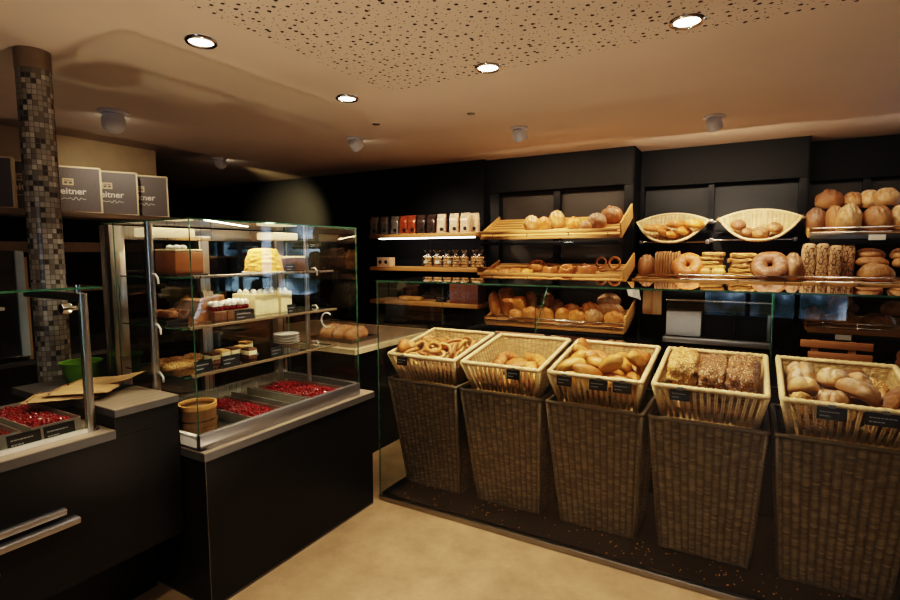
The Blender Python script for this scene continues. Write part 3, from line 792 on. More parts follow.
def pretzel(s=1.0, seed=0):
    # looped pretzel: fat belly, thin crossed arms
    P = []; rs = []; n = 56
    for i in range(n+1):
        t = -1 + 2*i/n
        a = t*PI*1.36
        x = .075*math.sin(a)*(1.06-.30*abs(t)**3); y = -.066*math.cos(a)*(1-.22*abs(t)) + .012*abs(t)
        z = .0165 + (.010*math.exp(-((abs(t)-.86)/.12)**2)*(1 if t > 0 else .1))
        P.append((x*s, y*s, z*s)); rs.append(s*(.0195-.0075*min(1, abs(t)*1.15)**1.5))
    g = MB(); g.tube(P, rs, 10); return g
def crescent(L=.17, r=.032, bend=.9, rings=7, seed=0):
    g = MB(); n = 60; P = []; rs = []
    R = L/(2*math.sin(bend/1)) if bend else 0
    for i in range(n+1):
        t = -1+2*i/n; a = t*bend
        P.append((R*math.sin(a), -(R*math.cos(a)-R*math.cos(bend)), r*.8))
        k = (1-abs(t)**2.2)**.6*.93+.12
        stp = abs(math.sin(rings*PI*(t+1)/2))**.5
        rs.append(r*k*(.86+.16*stp))
    g.tube(P, rs, 14)
    g.v = [(x, y, max(z, .004)) for x, y, z in g.v]; return g
def slab(lx, ly, lz, lump=.05, seed=0, pw=.42, lf=5):
    return blob(lx/2, ly/2, lz/2, None, 40, 24, .9, seed, lump, lf, pw)
def sliced(lx, ly, lz, n):
    g = MB(); rr = random.Random(5)
    for k in range(n):
        x = (k-(n-1)/2)*lx/n; j = rr.uniform(-.002, .002)
        q = slab(lx/n*.96, ly+j, lz+j*2, .02, k, .5, 4)
        g.add([(a+x, b, c) for a, b, c in q.v], q.f)
    return g
BREAD = {}
def reg(k, mb, mat):
    z0 = min(v[2] for v in mb.v); mb.v = [(x, y, z-z0) for x, y, z in mb.v]
    BREAD[k] = mb.mesh('loaf_'+k, BM[mat] if mat in BM else M[mat], 2)
for i in range(3): reg('pretzel%d' % i, pretzel(.58+.04*i, i), 'pretzel')
reg('pastry', blob(.062, .056, .026, None, 30, 18, .6, 60, .28, 4), 'sesame')
reg('pbun', blob(.045, .038, .034, None, 24, 14, .5, 4, .08), 'pretzel')
reg('ring', ringmesh(.058, .025), 'pretzel'); reg('ringloaf', ringmesh(.076, .060, lump=.12), 'golden'); reg('ringrye', ringmesh(.076, .062, seed=3, lump=.12), 'brown')
for i in range(3): reg('roll%d' % i, blob(.073+.005*i, .043, .038, None, 32, 18, .6, i, .05, 1.6), 'roll')
reg('goldroll', blob(.075, .040, .035, slashes(1, .1, .16, .14), 32, 18, .55, 2, .07), 'golden')
reg('goldstick', blob(.10, .036, .032, slashes(4, 1.2, .10, .07), 40, 18, .55, 5, .07), 'golden')
reg('square', blob(.05, .045, .033, None, 30, 18, .8, 6, .07, 4, .55), 'golden')
reg('cres0', crescent(.17, .034), 'golden'); reg('cres1', crescent(.16, .034, 1.1, 6), 'golden')
for i in range(3): reg('seedslab%d' % i, slab(.145, .25, .11, .22, 3+i, .5, 3.5), 'seed' if i else 'sesame')
for i in range(3): reg('flour%d' % i, blob(.068+.008*i, .058, .048, crossgroove(.18), 34, 20, .5, 8+i, .10, 2.4), 'pale')
reg('sesroll', blob(.075, .045, .037, slashes(3, .8, .12, .1), 34, 18, .5, 21, .1), 'sesame')
for i in range(2): reg('stick%d' % i, blob(.115, .034, .030, slashes(5, 1.2, .14, .055, 1.7), 50, 18, .5, 30+i, .06), 'brown')
reg('round', blob(.125, .12, .085, slashes(3, .6, .10, .06, 1.3), 44, 24, .5, 40, .12), 'loaf'); reg('roundpale', blob(.125, .12, .085, slashes(3, .6, .10, .06, 1.3), 44, 24, .5, 40, .12), 'pale'); reg('roundbrown', blob(.13, .12, .095, slashes(3, 0, .07, .08), 40, 22, .5, 41, .08), 'brown')
reg('roundrye', blob(.12, .115, .09, slashes(4, 0, .06, .07), 40, 22, .5, 42, .07), 'rye'); reg('loaf', blob(.14, .085, .065, slashes(4, .9, .10, .07, 1.6), 46, 22, .5, 43, .07), 'loaf')
reg('longloaf', blob(.19, .075, .06, slashes(6, 1.1, .07, .05, 1.7), 56, 22, .5, 44, .06), 'loaf'); reg('slitloaf', blob(.13, .085, .07, crossgroove(.28), 46, 24, .5, 45, .08), 'pale')
reg('rollbig', blob(.075, .062, .05, slashes(2, .3, .12, .12), 34, 20, .5, 46, .09), 'golden'); reg('bunpale', blob(.062, .056, .042, crossgroove(.12), 32, 18, .5, 47, .09), 'roll')
reg('cubebun', blob(.07, .065, .055, crossgroove(.10), 34, 22, .85, 48, .06, 3, .6), 'roll'); reg('bunbrown', blob(.07, .065, .05, crossgroove(.1), 32, 18, .5, 49, .09), 'brown')
reg('flat', slab(.15, .09, .035, .10, 50, .6), 'yellow'); reg('flatloaf', slab(.20, .14, .034, .16, 51, .32), 'yellow'); reg('sliced', sliced(.17, .16, .13, 9), 'loaf')
reg('rusk', slab(.19, .15, .040, .16, 52, .32), 'yellow')
reg('crackloaf', slab(.085, .24, .17, .04, 53, .4), 'crack'); reg('ridged', blob(.14, .075, .07, slashes(7, .2, .14, .045, 1.8), 70, 22, .5, 54, .05), 'loaf')
DIM = {}
for k_, me in BREAD.items():
    xs = [v.co for v in me.vertices]
    DIM[k_] = (max(v.x for v in xs)-min(v.x for v in xs), max(v.y for v in xs)-min(v.y for v in xs), max(v.z for v in xs))
def bread(kind, name, label, cat, loc, rot=(0, 0, 0), sc=(1, 1, 1), group=None):
    o = bpy.data.objects.new(name, BREAD[kind]); C.objects.link(o)
    o.location = loc; o.rotation_euler = rot; o.scale = sc if isinstance(sc, tuple) else (sc, sc, sc)
    return tag(o, label, cat, group)
# breads heaped in the slatted baskets: (shape, x, y, z, rx, ry, rz) in each basket frame
HEAP = {
    0: 'pretzel0,0.021,0.328,-0.142,0.067,-0.052,0.489;pretzel1,-0.021,0.223,-0.153,-0.013,-0.109,1.408;pretzel1,-0.04,0.288,-0.125,0.162,-0.291,-0.679;pretzel2,0.094,0.245,-0.151,0.054,-0.072,0.704;pretzel0,-0.126,0.242,-0.151,0.055,0.071,-0.691;pretzel0,0.126,0.333,-0.126,0.049,-0.024,-2.831;pretzel1,-0.053,0.183,-0.134,-0.131,0.278,-2.329;pretzel1,0.125,0.229,-0.125,0.05,0.047,-0.464;pretzel0,-0.096,0.345,-0.117,-0.019,-0.373,-1.164;pretzel1,0.123,0.43,-0.077,1.484,-0.422,1.681;pretzel2,0.071,0.302,-0.104,-0.102,0.26,2.756;pretzel1,0.075,0.198,-0.111,0.265,0.637,-2.124;pretzel0,0.05,0.173,-0.107,0.25,0.676,-2.097;pretzel2,0.066,0.371,-0.099,-0.855,-0.005,0.288;pretzel0,0.054,0.26,-0.075,-0.036,0.314,2.689;pretzel0,-0.102,0.147,-0.074,2.663,-0.093,-0.444;pretzel2,-0.128,0.065,-0.118,0.908,-0.757,-2.819;pretzel0,-0.005,0.326,-0.077,-0.606,-0.033,1.469;pretzel2,-0.1,0.388,-0.108,0.373,-0.259,-2.238;pretzel2,-0.102,0.246,-0.079,-0.917,-0.498,-0.072;pretzel2,-0.102,0.092,-0.12,-1.133,0.245,-0.021;pretzel0,-0.109,0.22,-0.09,-0.977,-0.3,0.101;pretzel1,-0.083,0.163,-0.083,0.424,-0.054,2.997;pretzel2,0.011,0.181,-0.058,-2.487,0.325,-1.288;pretzel2,-0.057,0.15,-0.052,-0.086,-0.458,-1.826;pretzel1,-0.136,0.44,-0.08,0.274,-2.764,1.239;pretzel1,-0.04,0.175,-0.036,0.249,0.348,1.858;pretzel2,0.026,0.085,-0.048,-0.465,0.442,-0.5;pretzel0,-0.026,0.443,-0.09,-0.271,0.738,0.501;pretzel1,-0.002,0.095,-0.082,2.268,1.19,-0.081;pretzel0,0.205,0.11,-0.026,1.318,-0.561,-1.427;pretzel2,0.071,0.275,-0.03,-0.667,0.157,1.049;pretzel0,0.008,0.121,-0.165,0.065,-0.057,0.536;pretzel2,0.13,0.271,-0.071,0.3,0.709,0.549;pretzel1,-0.194,0.267,-0.062,-1.395,0.287,-1.533;pretzel1,0.004,0.093,-0.093,1.229,-0.493,2.505;pretzel0,0.133,0.112,-0.059,-2.811,0.505,-0.37;pretzel1,0.134,0.169,-0.087,0.545,-0.128,0.778;pretzel0,0.142,0.062,-0.057,1.857,0.055,0.009;pretzel2,0.159,0.088,0.021,-2.018,-0.035,-1.166;pretzel2,0.073,0.399,-0.085,-0.114,-0.851,-1.22;pretzel2,-0.139,0.1,-0.026,-0.162,-0.489,-0.074;pretzel1,0.128,0.019,0.043,-1.607,2.997,0;pretzel2,0.068,0.165,0,2.162,-0.184,-2.188;pretzel1,0.143,0.32,-0.052,-0.501,-1.017,-1.671;pretzel1,0.195,0.189,0.019,1.079,-0.296,-1.403;pretzel0,-0.142,0.451,-0.058,0.092,0.473,2.28;pretzel2,0.038,0.093,0.023,-0.145,0.25,-1.13;pretzel0,-0.026,0.434,-0.084,0.732,-3.034,-0.61;pretzel0,-0.101,0.151,0.046,0.262,0.301,1.071;pretzel1,-0.059,0.286,-0.011,2.844,0.079,-0.528;pretzel2,-0.116,0.177,0.044,-0.406,-2.656,0.829;pretzel2,-0.02,0.357,-0.033,0.292,-0.228,-2.718;pretzel0,0.093,0.095,0.032,0.479,0.621,0.757;pretzel0,0.14,0.127,-0.113,0.231,2.927,-1.513;pretzel0,-0.132,0.442,-0.079,0.333,0.322,2.822;pretzel1,-0.064,0.031,-0.037,1.226,-0.28,-3.06;pretzel1,0.058,0.319,0.005,0.688,-2.995,0.987;pretzel2,0.158,0.104,0.064,0.203,0.082,-2.259;pretzel0,-0.045,0.453,-0.052,0.105,-0.658,-2.399;pretzel1,-0.162,0.156,-0.104,1.819,0.694,-1.502;pretzel1,-0.016,0.189,0.011,2.987,0.424,0.839;pretzel2,0.151,0.414,-0.07,1.445,1.03,1.566;pretzel0,-0.045,0.07,0.033,0.126,-3.001,-0.381;pretzel1,-0.144,0.202,-0.01,-2.89,-0.527,1.079;pretzel1,-0.144,0.09,-0.056,-0.507,-0.139,1.028;pretzel1,0.071,0.075,0.012,-0.179,-2.911,-0.117;pretzel0,-0.007,0.071,0.053,0.385,-0.2,-0.567;pretzel2,0.06,0.497,-0.076,0.998,0.709,-0.359;pretzel1,-0.033,0.255,-0.007,-0.358,0.023,-0.572;pretzel1,-0.171,0.326,-0.081,1.508,0.285,1.848;pretzel0,0.101,0.109,-0.15,-0.144,0.249,0.249;pretzel2,-0.092,0.344,-0.066,-0.024,0.138,-0.941;pretzel0,0.145,0.228,-0.038,0.394,0.29,0.708;pretzel1,0.12,0.123,-0.047,0.474,-0.325,1.07;pbun,-0.167,0.148,-0.014,0.322,-0.046,-1.983;pbun,-0.096,0.057,0.043,-0.208,-0.25,0.374;pbun,-0.174,0.089,0.017,-0.04,0.427,-1.612;pbun,-0.166,0.343,-0.031,0.191,-0.18,-2.113',
    1: 'cres0,-0.089,0.105,-0.171,-0.732,-0.02,2.959;goldroll,0.02,0.145,-0.161,0.049,0.096,-1.017;cres1,0.003,0.291,-0.153,-0.954,0.081,-2.321;cres0,-0.134,0.261,-0.13,-0.589,-0.453,1.228;goldstick,0.098,0.297,-0.144,-0.071,0.083,-2.311;cres1,-0.123,0.376,-0.144,-0.822,0.1,-2.008;cres0,0.037,0.414,-0.138,-0.726,0.061,-0.582;cres1,0.094,0.126,-0.13,-0.012,-0.432,-2.881;goldroll,-0.066,0.336,-0.14,-0.036,0.105,-2.022;cres0,0.069,0.085,-0.132,-1.001,-0.534,-2.951;cres1,-0.095,0.073,-0.119,-0.779,0.204,3.075;goldstick,0.012,0.197,-0.101,-0.529,-0.238,0.447;cres0,0.144,0.133,-0.094,-0.861,0.13,-1.252;cres1,0.109,0.267,-0.106,-0.718,-0.257,2.443',
    2: 'square,0.125,0.197,-0.094,-3.063,-0.039,0.559;square,0.133,0.072,-0.127,0.385,-0.952,-2.011;square,0.012,0.129,-0.113,1.865,-1.943,-0.889;goldroll,0.124,0.312,-0.142,0.073,-0.077,0.954;goldroll,0.093,0.073,-0.063,0.2,0.236,-3.041;goldroll,0.17,0.165,-0.072,0.593,-0.164,-1.358;goldroll,0.018,0.177,-0.132,-0.86,0.086,-1.21;roll0,-0.124,0.082,-0.096,-0.808,-2.412,-0.078;roll0,-0.075,0.282,-0.146,0.095,0.046,-0.457;roll2,0.122,0.02,0.033,-1.564,-0.031,0.011;roll1,-0.109,0.246,-0.093,0.258,-0.185,-0.068;roll1,-0.099,0.04,-0.063,-1.222,0.499,0.18;roll1,0.064,0.182,-0.083,0.076,0.118,1.2;roll2,-0.078,0.402,-0.132,0.093,0.058,-0.54;roll0,-0.075,0.167,-0.138,-0.585,-0.022,0.168;roll1,0.042,0.344,-0.139,0.064,-0.088,0.864;roll2,-0.068,0.152,-0.072,-0.1,-0.112,-0.045;roll0,-0.121,0.318,-0.089,-0.435,0.07,-0.041;roll0,0.108,0.132,0.026,-2.105,-0.298,-0.897;roll2,-0.004,0.299,-0.075,0.531,0.474,-0.281;roll2,-0.055,0.064,-0.024,-0.092,0.445,0.411;roll0,0.138,0.304,-0.085,0.028,0.041,-0.931;roll2,-0.046,0.062,0.042,-0.059,0.268,-0.065;roll0,-0.035,0.188,-0.023,-0.61,0.049,-0.25;roll1,0.127,0.414,-0.111,-0.319,-0.211,-0.992;roll1,-0.123,0.195,-0.012,0.029,-0.895,-0.039;roll2,-0.056,0.378,-0.063,-0.383,0.394,-0.46;roll2,0.066,0.095,0.022,-0.732,-0.671,-0.431;roll1,-0.112,0.286,-0.025,0.164,-0.265,0.002;roll1,-0.128,0.086,-0.004,-0.974,-0.179,0.51;roll1,0.066,0.25,-0.029,-0.493,0.206,-0.545;square,0.014,0.2,0.029,-0.402,0.145,-0.669;square,0.144,0.452,-0.058,0.421,-0.215,-3.104;square,0.147,0.344,-0.032,-0.275,0.322,0.153;roll2,0.159,0.207,0.012,0.285,0.649,1.336;roll2,-0.196,0.468,-0.038,-0.201,-1.307,-3.104;roll2,-0.205,0.149,0.069,-1.317,-0.035,-1.565;roll2,-0.011,0.453,-0.108,0.02,-0.337,2.873;roll2,-0.159,0.346,-0.028,-0.546,0.798,1.045;roll2,0.05,0.388,-0.054,-0.276,-0.223,-1.66',
    4: 'stick1,0.122,0.387,-0.134,0.027,-0.109,1.118;stick0,-0.029,0.174,-0.14,-0.735,-0.05,2.282;stick0,0.019,0.309,-0.128,-0.2,-0.225,0.974;stick1,0.08,0.279,-0.121,0.794,-0.25,0.623;stick1,0.164,0.176,-0.133,-0.794,0.039,1.541;stick0,0.081,0.22,-0.11,0.78,-0.491,0.886;stick0,-0.081,0.426,-0.13,0.108,0.061,-0.53;stick1,0.197,0.154,-0.058,-1.364,0.097,1.614;stick0,0.101,0.148,-0.056,2.761,-0.645,1.234;stick0,0.053,0.453,-0.075,-2.302,-0.22,0.031;stick1,0.053,0.17,-0.075,-0.506,0.178,1.772;stick1,0.009,0.457,-0.06,0.073,0.203,-2.801;stick0,0.154,0.126,-0.028,-0.33,-0.471,0.924;stick0,0.09,0.057,0.118,0.026,0.059,-0.107;sesroll,-0.109,0.121,-0.162,0.104,0.083,-0.36;sesroll,-0.034,0.101,-0.054,3.021,-0.18,-0.537;sesroll,-0.139,0.07,-0.047,-1.379,0.692,0.877;sesroll,0.126,0.41,-0.074,-0.33,-0.104,2.642;sesroll,-0.122,0.19,-0.103,-0.032,-0.423,-0.794;flour0,-0.12,0.364,-0.117,-0.101,-0.482,1.394;flour0,-0.15,0.117,-0.013,-0.102,-0.703,-1.337;flour0,-0.041,0.099,-0.051,0.15,-0.129,-1.962;flour2,-0.138,0.426,-0.049,0.137,-0.123,-1.522;flour0,-0.022,0.276,-0.093,-0.649,-0.109,1.202;flour0,-0.025,0.02,0.07,-1.573,-2.85,0.009;flour1,-0.142,0.325,-0.04,0.049,0.961,-1.494;flour2,0.07,0.181,0.028,1.196,0.269,2.66;flour0,-0.142,0.192,0.013,0.893,-0.311,-3.019;flour2,0.028,0.123,-0.003,0.524,-0.106,2.462;flour0,-0.033,0.284,-0.017,-0.008,0.034,1.348;flour0,-0.146,0.099,0.065,-0.014,-0.107,-3.121;flour2,0.128,0.089,0.041,0.208,0.206,0.595;flour0,0.05,0.31,-0.034,0.93,0.627,1.542',
}
KIND = dict(pretzel=('pretzel', 'glossy brown pretzel', 'pretzel'), pbun=('pretzel_bun', 'round brown pretzel bun', 'bun'), cres=('croissant', 'pale curved croissant', 'croissant'),
            goldroll=('bread_roll', 'golden slashed roll', 'bread roll'), goldstick=('bread_stick', 'golden bread stick', 'bread'), roll=('milk_roll', 'smooth long milk roll', 'bread roll'), square=('square_roll', 'square golden roll', 'bread roll'),
            flour=('floury_roll', 'pale floury roll', 'bread roll'), sesroll=('sesame_roll', 'sesame sprinkled roll', 'bread roll'), stick=('dark_stick', 'dark brown bread stick', 'bread'))
BN = {0: 'leftmost slatted basket', 1: 'nearly empty basket', 2: 'milk roll basket', 4: 'rightmost basket'}
ZS = {0: -.045, 1: -.13, 2: -.075, 4: -.055}
for b, txt in HEAP.items():
    items = []
    for r in txt.split(';'):
        r = r.split(','); v = [float(k) for k in r[1:]]
        if v[2] > ({0: .03, 1: 9, 2: .022, 4: .012}[b]): continue
        items.append((r[0], BASK[b] @ Matrix.Translation(v[:3]) @ Euler(v[3:]).to_matrix().to_4x4(), v))
    rows = {}
    for it in items:
        kd = it[0].rstrip('0123456789'); v = it[2]
        ry = ('front row', 'second row', 'middle row', 'fourth row', 'back row')[max(0, min(4, int((v[1]-.03)/.098)))]
        rows.setdefault((kd, ry, 'upper layer' if v[2] > ZS[b] else 'lower layer'), []).append(it)
    for (kd, ry, ly), its in rows.items():
        its.sort(key=lambda q: q[2][0])
        for n, (k, mw, v) in enumerate(its):
            nm, ph, cat = KIND[kd]
            pos = 'only one of its kind' if len(its) == 1 else ORD[n] + ' from left'
            o = bread(k, nm, '%s, %s, %s, %s, %s' % (ph, pos, ry, ly, BN[b]), cat, (0, 0, 0), group='%ss in %s' % (nm.replace('_', ' '), BN[b]))
            o.matrix_world = mw
# the three big square loaves (basket 3) resting on smaller rolls
for j, (k, x, lab) in enumerate((('seedslab0', -.128, 'large golden sesame loaf, left of three in the seeded loaf basket'), ('seedslab1', .008, 'large dark seeded loaf, middle of three in its basket'), ('seedslab2', .135, 'large dark seeded loaf, right of three in its basket'))):
    o = bread(k, 'seeded_loaf', lab, 'loaf', (0, 0, 0), group='square seeded loaves')
    o.matrix_world = BASK[3] @ Matrix.Translation((x*.97, .225, -.06+.02*(j == 0))) @ Euler((.05*(j-1), .03*(1-j), .06*(1-j))).to_matrix().to_4x4() @ Matrix.Diagonal((.94, 1.28 if j == 0 else 1.25, 1.22, 1))
for j in range(6):
    o = bread('flour%d' % (j % 3), 'bread_roll', 'pale roll, %s from left, behind the slats under the seeded loaves, %s row' % (ORD[j % 3], 'front' if j < 3 else 'back'), 'bread roll', (0, 0, 0), group='rolls under the seeded loaves')
    o.matrix_world = BASK[3] @ Matrix.Translation((-.112+.112*(j % 3), .15+.16*(j//3), -.168+.030*(j//3))) @ Matrix.Diagonal((.72, .8, .8, 1))

# ------------------------------------------------------------------ racks on the bread wall
def rack(label, x0, x1, yf, zf, yb, zb, wide_from=None, rail='slat', sides=(0, 1), m='slat', depthrail=.055, group='wall bread racks', clips=()):
    t = thing('bread_rack', label, 'bread rack', (x0, yf, zf), 0, group)
    L = x1-x0; D = yb-yf; H = zb-zf; a = math.atan2(H, D); S = math.hypot(D, H)
    R = Euler((a, 0, 0)).to_matrix().to_4x4()
    s = MB(); n = 7
    for k in range(n):
        c = S*(k+.5)/n; s.box(0, L, c-S/n*.34, c+S/n*.34, -.014, -.002, bev=.002, mat=R)
    for xx in (.08, L*.5, L-.08): s.box(xx-.015, xx+.015, 0, S, -.030, -.0145, mat=R)
    s.build('slatted_shelf', M[m], t, 1)
    if rail == 'slat':
        MB().box(-.03, L-.02, -.030, -.014, .022, .048, bev=.003).build('front_rail', M['slat'], t, 1)
        MB().box(0, L, -.012, .002, -.030, -.004, bev=.002).build('front_board', M[m], t, 1)
    else:
        b = MB(); b.bar((-.01, -.03, .042), (L, -.03, .042), .006, 8); b.bar((-.01, -.03, .008), (L, -.03, .008), .005, 8); b.build('front_rail', M['chrome'], t, 2)
        MB().box(0, L, -.010, .006, -.045, .0, bev=.002).build('front_board', M['darksteel' if rail == 'dark' else 'slat'], t, 1)
    h = MB()
    for xx in (.12, L*.36, L*.66, L-.1): h.bar((xx, -.022, .035), (xx, -.005, -.03), .004, 6)
    h.build('rail_holder', M['chrome'], t, 2)
    if 1 in sides: MB().box(L, L+.014, -.01, S, -.03, .10, bev=.003, mat=R).build('side_panel', M[m], t, 1)
    if 0 in sides: MB().box(-.014, 0, -.01, S, -.03, .03, bev=.003, mat=R).build('side_panel', M[m], t, 1)
    MB().box(.0, L, -.045, -.03, -.085, -.052, bev=.002).build('card_rail', M['post'], t, 1)
    c = MB()
    for xx in clips: c.box(xx-.04, xx+.04, -.050, -.0455, -.068, -.060); 
    if clips: c.build('rail_clip', M['chrome'], t)
    b = MB()
    for xx in (.25, L-.25): b.bar((xx, S*.5, H*.5-.03), (xx, D+.16, H*.5-.06), .008, 6)
    b.build('bracket', M['post'], t)
    f_ = lambda y: zf + H*(y-yf)/D + .0015
    f_.ang = a
    return f_
sA1 = rack('top slanted wooden bread rack, left section, holding round loaves', -2.20, -.93, 4.42, 1.70, 4.85, 1.885, clips=(.2, .33, .85))
sA2 = rack('middle wooden bread rack, left section, holding pretzels and pale flat rolls', -2.20, -.90, 4.42, 1.318, 4.85, 1.45)
sA3 = rack('lowest bread rack, left section, piled with small rolls', -2.15, -.88, 4.42, .915, 4.85, 1.04, rail='chrome', clips=(.9,))
sB2 = rack('middle bread rack under the half round baskets, with ring and stacked loaves', -.89, .34, 4.75, 1.318, 5.18, 1.36, rail='chrome', sides=())
sC1 = rack('top bread rack at the far right with floury loaves', .40, 1.30, 5.0, 1.69, 5.45, 1.78, rail='dark', sides=(0,))
sC2 = rack('middle bread rack at the far right with crackled loaves and long loaves', .345, 1.30, 4.75, 1.318, 5.18, 1.36, rail='chrome', sides=())
sC3 = rack('lowest bread rack at the far right with ridged loaves', .42, 1.30, 5.0, .955, 5.45, 1.02, rail='chrome', sides=(0,))
def sit(kind, name, label, cat, px0, px1, pt, y, surf, group, dy=None, pb=None, rz=0, rx=0, ry=0):
    pm = (px0+px1)/2
    zb = surf(y) if pb is None else onY(pm, pb, y).z
    zt = onY(pm, pt, y).z; xa = onY(px0, 250, y).x; xb = onY(px1, 250, y).x; xc = (xa+xb)/2
    d = DIM[kind]; w = xb-xa; h = max(.03, zt-zb)
    if dy is None: dy = min(max(w*.8, .08), .3)
    w2 = max(w*.6, w - .22*dy*abs(xc/y))
    sc = (w2/d[0], dy/d[1], h/d[2])
    if kind == 'crackloaf': sc = (w*1.12/d[0], dy/d[1], h/d[2])
    if abs(abs(rz)-PI/2) < .2: sc = (dy/d[0], w2/d[1], h/d[2])
    return bread(kind, name, label, cat, (xc, y, zb), (rx if rx else surf.ang, ry, rz), sc, group)
g = 'loaves on the top left rack'
aA = math.atan2(.185, .43)
for q in (('round', 'pale loaf with a slit, first from the left on the top wooden rack', 524, 541, 214, 4.54, 'loaf'), ('bunpale', 'small pale loaf, second from the left on the top wooden rack', 537, 552, 216, 4.52, 'loaf'),
          ('round', 'tall floury round loaf on the top wooden rack', 549, 566, 209, 4.62, 'loaf'), ('rollbig', 'golden brown bun right of the tall floury loaf, top wooden rack', 566, 582, 216, 4.56, 'loaf'),
          ('bunbrown', 'low brown bun between golden bun and dark loaf, top wooden rack', 579, 592, 220, 4.50, 'loaf'), ('roundrye', 'dark round loaf second from the right on the top wooden rack', 587, 607, 212, 4.58, 'loaf'),
          ('roundbrown', 'largest dark round loaf at the right end of the top wooden rack', 600, 623, 205, 4.70, 'loaf')):
    sit(q[0], 'round_loaf', q[1], q[6], q[2], q[3], q[4], q[5], sA1, g)
g = 'pale flat rolls on the middle rack'
for j, (a, b, pt) in enumerate(((484, 500, 269), (497, 513, 268), (508, 523, 267), (520, 534, 268))):
    sit('bunpale', 'flat_roll', 'pale flat roll, %s from left on the middle left rack' % ORD[j], 'bread roll', a, b, pt, 4.52, sA2, g, dy=.14)
g = 'pretzels on the middle rack'
for j, (k, a, b, pt, y, pb, lab) in enumerate((('ring', 529, 547, 261, 4.66, None, 'leaning pretzel ring, leftmost on the middle rack'), ('pretzel1', 543, 559, 265, 4.50, None, 'low pretzel, second from the left on the middle rack'), ('ring', 560, 577, 265, 4.50, None, 'round pretzel ring in the gap mid rack'),
        ('pretzel0', 577, 597, 264, 4.52, None, 'wide pretzel left of the two upright ones'))):
    o = sit(k, 'pretzel', lab, 'pretzel', a, b, pt, y, sA2, g, dy=.13, rx=.5 if j in (0, 2) else .15)
for j, (a, b) in enumerate(((595, 608), (608, 622))):
    y = 4.64; xa = onY(a, 262, y).x; xb = onY(b, 262, y).x
    bread('pretzel%d' % (j+1), 'pretzel', ['upright pretzel facing forward, left one of two', 'upright pretzel facing forward, right one of two'][j], 'pretzel', ((xa+xb)/2, y, sA2(y)+.066), (1.25, 0, 0), ((xb-xa)/.135, 1.15, 1.2), g)
g = 'rolls on the lowest left rack'
R3 = [('rollbig', 490, 503, 289, 4.60, 314, 'tall golden roll standing at the left end'), ('cubebun', 500, 515, 287, 4.72, 302, 'pale roll at the back left'), ('cubebun', 503, 518, 296, 4.56, 314, 'pale cube shaped roll, front left'), ('cubebun', 514, 528, 295, 4.58, 314, 'golden cube shaped roll, second at front'),
      ('bunbrown', 525, 539, 291, 4.70, 306, 'brown bun at the back, behind the cube rolls'), ('bunpale', 508, 524, 309, 4.48, None, 'flat roll at the front left edge'), ('bunpale', 522, 543, 306, 4.48, None, 'flat roll at the front, second'), ('bunbrown', 542, 556, 292, 4.70, 305, 'brown round bun at the back, by the glass bracket'),
      ('rollbig', 540, 556, 306, 4.50, None, 'golden roll at the front below the brown bun'), ('bunbrown', 553, 566, 299, 4.66, 312, 'brown bun in the middle'), ('bunpale', 556, 572, 307, 4.50, None, 'floury ridged roll at front centre'), ('bunpale', 564, 582, 303, 4.60, 314, 'floury ridged roll, second row centre'),
      ('rollbig', 570, 588, 309, 4.49, None, 'golden roll at front, right of centre'), ('rollbig', 583, 601, 301, 4.62, 313, 'golden roll, second row right'), ('loaf', 586, 606, 308, 4.50, None, 'long roll at the front right'), ('roundpale', 598, 623, 292, 4.72, 305, 'broad floury loaf on top at the right'),
      ('loaf', 598, 626, 302, 4.60, 314, 'long golden loaf under the floury one at right'), ('rollbig', 606, 628, 310, 4.50, None, 'brown roll at the right front corner')]
for k, a, b, pt, y, pb, lab in R3:
    sit(k, 'bread_roll', lab + ' of the lowest left rack', 'bread roll', a, b, pt, y, sA3, g, dy=.11, pb=pb)
# section B
g = 'loaves on the middle rack under the half round baskets'
sit('loaf', 'dark_loaf', 'dark loaf in shadow at the left end of the middle right rack', 'loaf', 638, 657, 254, 4.98, sB2, g, dy=.2)
sit('sliced', 'sliced_loaf', 'upright sliced square loaf, left of the ring loaf', 'loaf', 656, 681, 251, 4.92, sB2, g, dy=.15)
o = sit('ringloaf', 'ring_loaf', 'ring shaped loaf leaning between sliced loaf and stacked flatbreads', 'loaf', 678, 700, 262, 4.88, sB2, g, dy=.2, rx=.95); o.location.z += .085; o.location.y -= .03; o.scale = (.92, .95, .85)
for st, (a, b, n, y, nm) in enumerate(((698, 726, 6, 4.90, 'pale stack'), (727, 759, 5, 4.95, 'brown stack'))):
    zt = onY((a+b)/2, 252 if st == 0 else 253, y).z; z0 = sB2(y); hh = (zt-z0)/n
    for j in range(n):
        xa = onY(a, 260, y).x; xb = onY(b, 260, y).x; k = 'flatloaf' if st == 0 else 'rusk'; d = DIM[k]
        bread(k, 'flatbread', 'flat golden loaf, %s from the bottom of the %s' % (ORD[j], nm), 'loaf', ((xa+xb)/2+.012*((j*7) % 3-1), y, z0+hh*j), (0, 0, .06*((j*5) % 3-1)), ((xb-xa)/d[0]*(.96-.02*j), 1.35, hh/d[2]*1.02), 'stacked flatbreads')
o = sit('ringrye', 'ring_loaf', 'brown ring loaf leaning right of the stacked flatbreads', 'loaf', 758, 784, 262, 4.88, sB2, g, dy=.2, rx=.95); o.location.z += .09; o.location.y -= .03; o.scale = (1.0, .98, .85)
sit('roundrye', 'round_loaf', 'round mottled loaf at the right end, beside the crackled loaves', 'loaf', 782, 806, 252, 4.90, sB2, g, dy=.25)
for k, a, b, y in (('yellow', 700, 712, 4.80), ('loaf', 712, 727, 4.80)):
    sit('flat', 'flat_roll', 'small flat roll at the %s front of the pale stack' % ('left' if a == 700 else 'right'), 'bread roll', a, b, 268, y, sB2, g, dy=.1)
